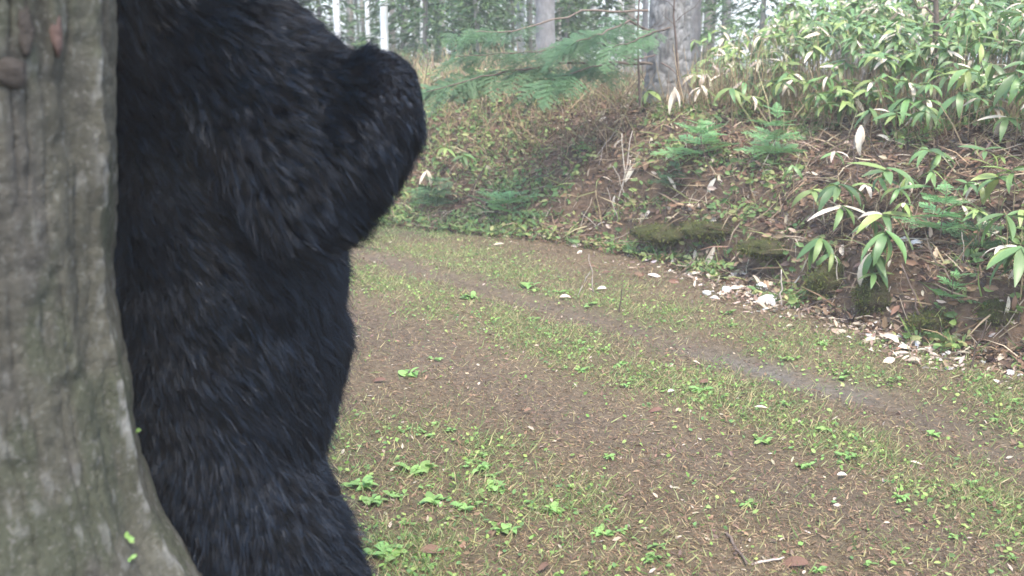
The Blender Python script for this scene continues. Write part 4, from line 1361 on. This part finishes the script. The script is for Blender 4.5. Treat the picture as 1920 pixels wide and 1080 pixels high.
bear_part('nose', lump('nose', 1, M_NOSE, 2, (0.025, 0.035, 0.025), 0.1), bp(706, -222))
for s in (-1, 1):
    bear_part('eye', lump('eye', 0.013, M_NOSE, 2, (1, 1, 1), 0.0), bp(606, -285, 0.075 * s))

# ------------------------------------------------------------------ small things on the bank and the track
def imgdir(u, v, ang):
    """world direction that shows in the photo at angle ang (0 right, 90 up), lying across the view"""
    a = R(ang)
    right, up = np.array([1.0, 0, 0]), np.array([0, math.sin(PITCH), math.cos(PITCH)])
    return right * math.cos(a) + up * math.sin(a)

def bankzone(u):
    return ('below the grey fir' if u < 1260 else 'below the fir seedlings' if u < 1420 else 'left of the drooping bamboo' if u < 1600 else
            'around the round moss hump' if u < 1740 else 'towards the right edge')
DL = {}
for nm, m in (('pale', M_DEADPALE), ('brown', M_DEADBROWN), ('scrap', M_SCRAP)):
    DL[nm] = [fast_mesh('dead_leaf', *leaf_shape(1, wd, dr, fo, 6, tw), m, smooth=True) for wd, dr, fo, tw in ((0.30, 0.5, 0.5, 0.3), (0.24, 0.8, 0.35, -0.5), (0.42, 0.4, 0.6, 0.2), (0.2, 0.3, 0.8, 0.1))]
def dead_leaf(u, v, lpx, ang, label, kind='pale', shape=0, stand=False, group='bleached leaves on the bank'):
    p = hit(u, v)
    k = np.linalg.norm(p - [0, 0, CAMH]) / FPX
    d = imgdir(u, v, ang)
    if not stand:
        n = normal_at(p[0], p[1])
        d = d - n * (d @ n) * 0.85
        zax = n + np.array([0, -0.5, 0])
    else:
        zax = np.array([0.2, -1.0, 0.35])
    f = frames(d[None], zax[None])[0] * lpx * k
    o = obj('dead_leaf', DL[kind][shape], None, mat4(f, p + np.array([0, -0.03, 0.02])))
    return tag(o, label, 'leaf', group)
dead_leaf(1220, 262, 32, -92, 'upright white dead leaf on the brown bank below the grey fir', 'pale', 0, True)
dead_leaf(1248, 298, 40, -88, 'tan hanging dead leaf left of the low fir seedling', 'pale', 3, True)
dead_leaf(1368, 294, 42, -86, 'cream oblong dead leaf below the tiered fir seedling', 'pale', 0, True)
dead_leaf(1340, 338, 46, 215, 'cream dead leaf lying slantwise left of the oblong one', 'pale', 1)
dead_leaf(1308, 385, 30, -88, 'slim white dead leaf standing above the mossy ledge', 'pale', 3, True)
dead_leaf(1220, 395, 26, 225, 'short white dead leaf lying left of the mossy ledge', 'pale', 1)
dead_leaf(1338, 465, 52, 245, 'long curved white dead leaf at the foot of the mossy ledge', 'pale', 3, True)
dead_leaf(1310, 515, 45, 190, 'long pale dead leaf lying flat below the curved white one', 'pale', 3)
dead_leaf(1365, 522, 34, 40, 'pinkish pale dead leaf on the track edge', 'pale', 0)
dead_leaf(1243, 482, 26, -80, 'small pale dead leaf under the ledge\'s left end', 'pale', 0, True)
dead_leaf(1214, 518, 36, -35, 'bright white dead leaf on the grass verge', 'pale', 0)
dead_leaf(1203, 520, 20, 110, 'orange brown dead leaf beside the bright white one on the verge', 'brown', 2)
dead_leaf(1198, 505, 18, 60, 'small rosy dead leaf above the bright white one on the verge', 'brown', 0)
dead_leaf(1172, 345, 50, 50, 'long bleached leaf crossing the forked pale stick', 'pale', 3)
dead_leaf(1775, 640, 60, 265, 'folded white-striped dead leaf at the foot of the right scarp', 'pale', 0, True)
dead_leaf(1745, 622, 40, 262, 'tan oval dead leaf left of the striped one under the right scarp', 'pale', 2, True)
dead_leaf(1885, 560, 40, 265, 'grey dead leaf hanging at the right edge of the scarp', 'pale', 3, True)
dead_leaf(1800, 478, 48, 240, 'long grey-tan dead leaf on the bank under the right fir seedling', 'pale', 3, True)
dead_leaf(1625, 470, 70, -55, 'withered grey leaf hanging from the drooping dwarf bamboo', 'pale', 0, True)
dead_leaf(1515, 545, 36, 30, 'tan leaf at the bank foot left of the round moss hump', 'pale', 2)
dead_leaf(1090, 462, 30, 200, 'pale dead leaf low on the bank where the verge begins', 'scrap', 0)
dead_leaf(945, 460, 26, 185, 'whitish dead leaf on the verge left of the track\'s middle', 'scrap', 3)
dead_leaf(1050, 560, 22, 20, 'dull pale leaf in the far rut', 'scrap', 2)
dead_leaf(1412, 766, 28, 5, 'pale flat leaf on the strip between the ruts', 'scrap', 3)
dead_leaf(1240, 770, 30, 180, 'orange-tan leaf left of the pale flat one', 'brown', 0)
dead_leaf(1565, 893, 20, 20, 'small white curled leaf on the brown near track', 'pale', 2)
dead_leaf(1700, 868, 24, -35, 'white leaf sliver in the right foreground', 'scrap', 3)
dead_leaf(1298, 680, 16, -50, 'little white leaf at the edge of the grey rut', 'scrap', 0)
dead_leaf(1250, 738, 16, 60, 'small tan leaf above the orange-tan one between the ruts', 'pale', 2)
dead_leaf(1310, 720, 26, 30, 'dark brown curled leaf on the strip between the ruts', 'brown', 2)
dead_leaf(983, 775, 18, 70, 'tiny dark brown leaf standing on the near rut', 'brown', 2)
dead_leaf(790, 1035, 48, 20, 'large dark brown dead leaf on the ground near the bear\'s leg', 'brown', 2)
dead_leaf(1510, 1058, 46, 150, 'dark grey-brown leaf at the bottom edge', 'brown', 2)
dead_leaf(725, 715, 30, 160, 'russet dead leaf beside the broad green weed by the bear', 'brown', 0)
dead_leaf(1010, 1072, 40, 80, 'brown leaf tip at the bottom edge right of the bear', 'brown', 1)
random.seed(31)
for k in range(70):
    u = random.choice((random.gauss(1400, 60), random.gauss(1700, 60), random.uniform(1300, 1920)))
    tv = np.interp(u, [1200, 1350, 1500, 1700, 1920], [488, 532, 585, 648, 700])
    dead_leaf(u, tv + random.gauss(-6, 20), random.uniform(14, 32), random.uniform(0, 360), 'small bleached leaf scrap at the bank foot, ' + bankzone(u), 'scrap' if k % 5 else 'pale', random.randrange(4), random.random() < 0.25, 'leaf scraps along the bank foot')
for k in range(46):
    u, v = random.uniform(1050, 1900), random.uniform(220, 560)
    dead_leaf(u, v, random.uniform(14, 32), random.uniform(0, 360), 'small dry leaf on the brown bank slope, ' + bankzone(u) + (', upper half' if v < 380 else ', lower half'), random.choice(('pale', 'brown', 'brown')), random.randrange(4), random.random() < 0.3, 'dry leaves on the bank slope')

STONES = [lump('stone', 1, M_STONE, 2, (1, 0.8, 0.6), 0.75, 1.4, 40 + k) for k in range(5)]
for me in STONES:
    me.polygons.foreach_set('use_smooth', np.zeros(len(me.polygons), bool))
def stone(u, v, rpx, label, group='pale stones at the bank foot'):
    p = hit(u, v)
    k = np.linalg.norm(p - [0, 0, CAMH]) / FPX
    M = Matrix.Translation(p + np.array([0, 0, 0.25 * rpx * k])) @ Matrix.Rotation(random.random() * 6.28, 4, 'Z') @ Matrix.Scale(rpx * k, 4)
    return tag(obj('stone', random.choice(STONES), None, M), label, 'stone', group)
stone(1438, 568, 17, 'largest white stone at the foot of the bank')
stone(1432, 543, 15, 'white stone just behind the largest one')
stone(1362, 547, 12, 'white stone beside the pinkish leaf on the track edge')
stone(1325, 552, 9, 'white stone left of the leaf-side stone')
stone(1340, 560, 7, 'small white stone in front of the left pair')
stone(1465, 548, 9, 'pale stone right of the largest white one')
stone(1548, 588, 8, 'cream stone alone on the track edge below the moss')
stone(1632, 634, 10, 'cream stone at the left end of the pale row')
stone(1690, 636, 12, 'flat white stone in the pale row under the right scarp')
stone(1715, 645, 12, 'white stone right of the flat one in the pale row')
stone(1778, 665, 9, 'pale stone below the striped leaf')
stone(1895, 702, 9, 'pale stone at the right edge of the track')
stone(1720, 460, 12, 'rosy pale stone on the bank beside the right fir seedling')
stone(1695, 452, 10, 'pale stone left of the rosy one on the bank')
random.seed(33)
for k in range(12):
    u = random.choice((random.gauss(1400, 50), random.uniform(1500, 1920)))
    tv = np.interp(u, [1200, 1350, 1500, 1700, 1920], [490, 537, 588, 650, 702])
    stone(u, tv + random.gauss(2, 10), random.uniform(2.5, 6), 'pebble-sized pale stone along the bank foot, ' + bankzone(u), 'pebbles along the bank foot')

def stick(u0, v0, u1, v1, r, label, m=None, lift=0.0, fork=None):
    p = hit(u0, v0)
    q = at(u1, v1, p[1] + 0.0) if lift else hit(u1, v1) + np.array([0, 0, 0.015])
    t = thing('stick', label, 'stick', p, 'sticks on the bank')
    P = wob((0, 0, 0.0), q - p, 7, 0.018)
    obj('stem', tube_mesh('stem', P, np.linspace(r, r * 0.5, 7), m or M_TWIG, 6), t)
    for (fu, fv, fr0) in (fork or []):
        b = P[int(fr0 * 6)]
        e = at(fu, fv, p[1]) - p
        obj('fork', tube_mesh('fork', wob(b, e, 5, 0.02), np.linspace(r * 0.7, r * 0.3, 5), m or M_TWIG, 5), t)
stick(1160, 375, 1182, 300, 0.010, 'forked pale stick standing on the bank', M_PALEWOOD, 1, [(1166, 250, 0.75), (1186, 245, 0.75), (1200, 285, 0.6)])
stick(1465, 575, 1465, 505, 0.007, 'thin pale stick leaning up from the largest white stone', M_PALEWOOD, 1)
stick(1480, 552, 1530, 460, 0.007, 'grey stick leaning against the scarp left of the round moss hump', M_PALEWOOD, 1)
stick(1735, 612, 1690, 495, 0.007, 'thin brown stick leaning up the scarp right of the moss hump', M_TWIG, 1)
stick(1508, 560, 1680, 642, 0.006, 'long dark bent twig lying along the bank foot', M_TWIG, 0, [(1610, 575, 0.6), (1560, 590, 0.3)])
stick(1640, 560, 1645, 470, 0.006, 'thin stem hanging below the drooping dwarf bamboo', M_TWIG, 1)
stick(1245, 470, 1246, 425, 0.006, 'short tan stalk standing against the mossy ledge', M_PALEWOOD, 1)
stick(1212, 450, 1240, 422, 0.007, 'pale stick leaning on the left end of the mossy ledge', M_PALEWOOD, 1)
stick(1260, 530, 1300, 490, 0.007, 'brown twig pointing up by the flat pale leaf', M_TWIG, 1)
stick(1425, 320, 1455, 262, 0.005, 'thin tan stem in front of the tiered fir seedling', M_PALEWOOD, 1)
stick(1500, 310, 1660, 240, 0.009, 'long dead branch sloping over the brush pile', M_TWIG, 0, [(1600, 250, 0.4), (1570, 300, 0.5)])
stick(1480, 330, 1620, 262, 0.008, 'dead branch under the longer one in the brush pile', M_TWIG, 0, [(1545, 268, 0.4)])
stick(1612, 345, 1595, 262, 0.006, 'forked brown stem above the bushy dwarf bamboo', M_TWIG, 1, [(1560, 290, 0.2)])
stick(1660, 330, 1618, 230, 0.006, 'thin slanting stem above the arching dwarf bamboo', M_TWIG, 1)
stick(1830, 305, 1862, 262, 0.014, 'thick dark broken branch end on the upper right bank', M_TWIG, 1)
stick(1105, 430, 1180, 395, 0.007, 'pale greenish branch lying low on the bank', M_PALEWOOD, 0, [(1090, 400, 0.3)])
stick(880, 365, 915, 300, 0.010, 'grey rotten branch leaning on the left of the bank', M_TWIG, 1)
stick(960, 350, 1090, 300, 0.008, 'dark branch lying along the middle of the bank', M_TWIG, 0, [(1040, 290, 0.5)])
stick(1245, 240, 1290, 330, 0.007, 'bent grey stem left of the low fir seedling', M_TWIG, 0)
stick(1820, 690, 1850, 600, 0.006, 'thin stick leaning on the scarp at the right', M_TWIG, 1)
stick(1360, 1000, 1400, 1065, 0.007, 'dark twig lying on the ground at the bottom edge', M_TWIG, 0)
stick(1405, 1060, 1470, 1052, 0.006, 'pale straight twig at the bottom edge', M_PALEWOOD, 0)
stick(1690, 650, 1800, 690, 0.006, 'thin twig lying in front of the pale stone row', M_TWIG, 0)
stick(1560, 452, 1545, 520, 0.010, 'root end sticking out of the dark hollow in the scarp', M_TWIG, 1)
random.seed(35)
for k in range(36):
    u, v = random.uniform(1080, 1900), random.uniform(230, 600)
    h = random.uniform(25, 75)
    stick(u, v, u + random.gauss(0, 22), v - h, random.uniform(0.003, 0.006), 'thin dead stem standing on the slope, ' + bankzone(u) + (', upper half' if v < 400 else ', lower half'), random.choice((M_TWIG, M_PALEWOOD, M_CULM)), 1)

# moss humps on the scarp
def moss(u, v, wpx, hpx, label, seed):
    p = hit(u, v)
    k = np.linalg.norm(p - [0, 0, CAMH]) / FPX
    t = thing('moss_hump', label, 'moss', p, 'moss humps on the scarp')
    me = lump('cushion', 1, M_MOSS, 4, (wpx * k, wpx * k * 0.6, hpx * k), 0.35, 1.7, seed)
    b = obj('cushion', me, t, Matrix.Translation((0, 0.10, -0.1 * hpx * k)))
    vv = np.array([x.co[:] for x in me.vertices]) + np.array([0, 0.10, -0.1 * hpx * k])
    nn = np.array([x.normal[:] for x in me.vertices])
    r_ = rng.integers(0, len(vv), 2600)
    D = nn[r_] + rng.normal(0, 0.5, (2600, 3)) + np.array([0, 0, -0.35])
    Ms = frames(D, rng.normal(0, 1, (2600, 3))) * rng.uniform(0.010, 0.032, 2600)[:, None, None]
    P = vv[r_] + rng.normal(0, 0.012, (2600, 3))
    c_ = palette(2600, [(0.13, 0.15, 0.03), (0.085, 0.10, 0.025), (0.17, 0.16, 0.05), (0.10, 0.07, 0.04)], [4, 4, 2, 3])
    mv, mf, mc = merge(NEEDLE * np.array([3.0, 1, 1]), NEEDLE_F, Ms, P, c_)
    o = obj('fuzz', fast_mesh('fuzz', mv, mf, M_MOSSFUZZ, mc), t)
    o['kind'] = 'stuff'
moss(1665, 562, 48, 46, 'round olive moss hump under the large drooping dwarf bamboo', 1)
moss(1575, 538, 50, 36, 'dark moss hump left of the round one on the scarp', 2)
moss(1905, 595, 46, 38, 'moss hump cut by the right edge of the picture', 3)
moss(1268, 440, 80, 17, 'mossy ledge overhanging the bank\'s foot', 4)
moss(1352, 432, 70, 17, 'yellow green moss at the right end of the ledge', 5)
moss(1470, 470, 75, 18, 'brown-green moss ledge above the white stones', 6)
moss(1780, 610, 55, 24, 'low brown moss hump beneath the small bright seedling', 7)

# weeds on the track
WLEAF = [fast_mesh('leaf', *leaf_shape(1, 0.55, dr, 0.25, 5, 0.1), M_WEED, smooth=True) for dr in (0.4, 0.9)]
def weed(u, v, rpx, n, label, up=0.55):
    rpx *= 1.25
    p = hit(u, v)
    k = np.linalg.norm(p - [0, 0, CAMH]) / FPX
    t = thing('weed', label, 'weed', p, 'green weeds on the track')
    for j in range(n):
        a = 6.28 * j / n * 2.4 + random.uniform(-.3, .3)
        el = random.uniform(0.15, up + 0.3)
        d = np.array([math.cos(a) * math.cos(el), math.sin(a) * math.cos(el), math.sin(el)])
        off = np.array([math.cos(a * 1.7), math.sin(a * 1.7), 0]) * rpx * k * random.uniform(0, 0.6)
        f = frames(d[None], np.array([[random.uniform(-.3, .3), random.uniform(-.3, .3), 1.0]]))[0] * rpx * k * random.uniform(0.45, 0.85)
        q = p + off
        obj('leaf', WLEAF[j % 2], t, mat4(f, off + np.array([0, 0, float(height(q[0], q[1])) - p[2] + 0.006 + 0.01 * random.random()])))
random.seed(41)
weed(680, 915, 30, 16, 'bright green weed cushion right beside the bear\'s knee')
weed(700, 945, 24, 12, 'green weed just below the cushion by the bear\'s knee')
weed(785, 885, 28, 16, 'spreading bright weed a hand right of the bear-side cushion')
weed(905, 882, 22, 14, 'round bright green weed tuft on the near track')
weed(925, 920, 24, 14, 'yellow green weed below the round tuft')
weed(880, 955, 26, 5, 'weed with a few broad bluish leaves')
weed(1040, 962, 24, 13, 'bright weed right of the broad bluish one')
weed(810, 945, 28, 14, 'loose weed left of the broad bluish one')
weed(945, 1000, 26, 12, 'weed near the bottom middle of the track')
weed(725, 1040, 34, 18, 'dense grassy weed by the bear\'s shin at the bottom')
weed(770, 705, 24, 12, 'broad green weed beside the russet leaf near the bear\'s belly')
weed(745, 935, 18, 10, 'small low weed between the two bear-side cushions')
weed(1590, 862, 18, 10, 'bright little weed tuft on the right foreground')
weed(1507, 880, 18, 9, 'dark green weed left of the white curled leaf')
weed(1690, 940, 16, 9, 'small upright weed in the right foreground')
weed(1125, 1005, 20, 11, 'left one of two close weeds near the bottom middle')
weed(1225, 1050, 20, 11, 'small bright weed at the bottom middle')
weed(1165, 1000, 16, 8, 'right, smaller one of two close weeds near the bottom middle')
weed(880, 560, 20, 12, 'bluish green weed on the strip between the ruts')
weed(1310, 735, 22, 10, 'weed beside the dark curled leaf between the ruts')
weed(1430, 830, 18, 9, 'thin weed right of the pale flat leaf')
weed(990, 538, 22, 10, 'pale bluish weed at the far rut')
for k in range(60):
    for _ in range(60):
        u, v = random.uniform(660, 1900), random.uniform(520, 1075)
        p = hit(u, v)
        if random.random() < green_mask(p[:1], p[1:2])[0] + 0.05:
            break
    weed(u, v, random.uniform(9, 17), random.randint(6, 9), 'small green weed on the track, ' + ('foreground beside the bear' if v > 780 and u < 1150 else 'right foreground' if v > 780 else 'strip between the ruts near the bear' if u < 1000 else 'strip between the ruts, right part'))
# a few green sprigs on the near trunk's foot
for (u, v, s_) in ((250, 808, 0.012), (236, 1010, 0.014), (240, 1045, 0.014), (325, 965, 0.008), (375, 1065, 0.012)):
    p, nrm = trunk_hit(u, v)
    for j in range(4):
        d = nrm * 0.6 + rng.normal(0, 0.6, 3)
        f = frames(d[None], np.array([[0, -1.0, 0.5]]))[0] * s_ * random.uniform(0.8, 1.4)
        obj('moss_sprig', WLEAF[j % 2], tree, mat4(f, p + nrm * 0.006 - np.array([TC[0], TC[1], 0])))

# ------------------------------------------------------------------ damp air between the trees
hz = bpy.data.meshes.new('haze')
bm = bmesh.new()
bmesh.ops.create_cube(bm, size=1.0)
for v in bm.verts:
    v.co = (v.co.x * 660, v.co.y * 660 + 0, -1.5 + (v.co.z + 0.5) * 19.0)
bm.to_mesh(hz)
bm.free()
hm = bpy.data.materials.new('damp_air')
hm.use_nodes = True
ht = hm.node_tree
ht.nodes.remove(ht.nodes['Principled BSDF'])
pv = ht.nodes.new('ShaderNodeVolumePrincipled')
pv.inputs['Color'].default_value = (1.0, 0.97, 0.91, 1)
pv.inputs['Density'].default_value = 0.005
ht.links.new(pv.outputs[0], ht.nodes['Material Output'].inputs['Volume'])
hz.materials.append(hm)
tag(obj('haze', hz), 'faint pale damp air that fades the far forest', 'haze', kind='stuff')
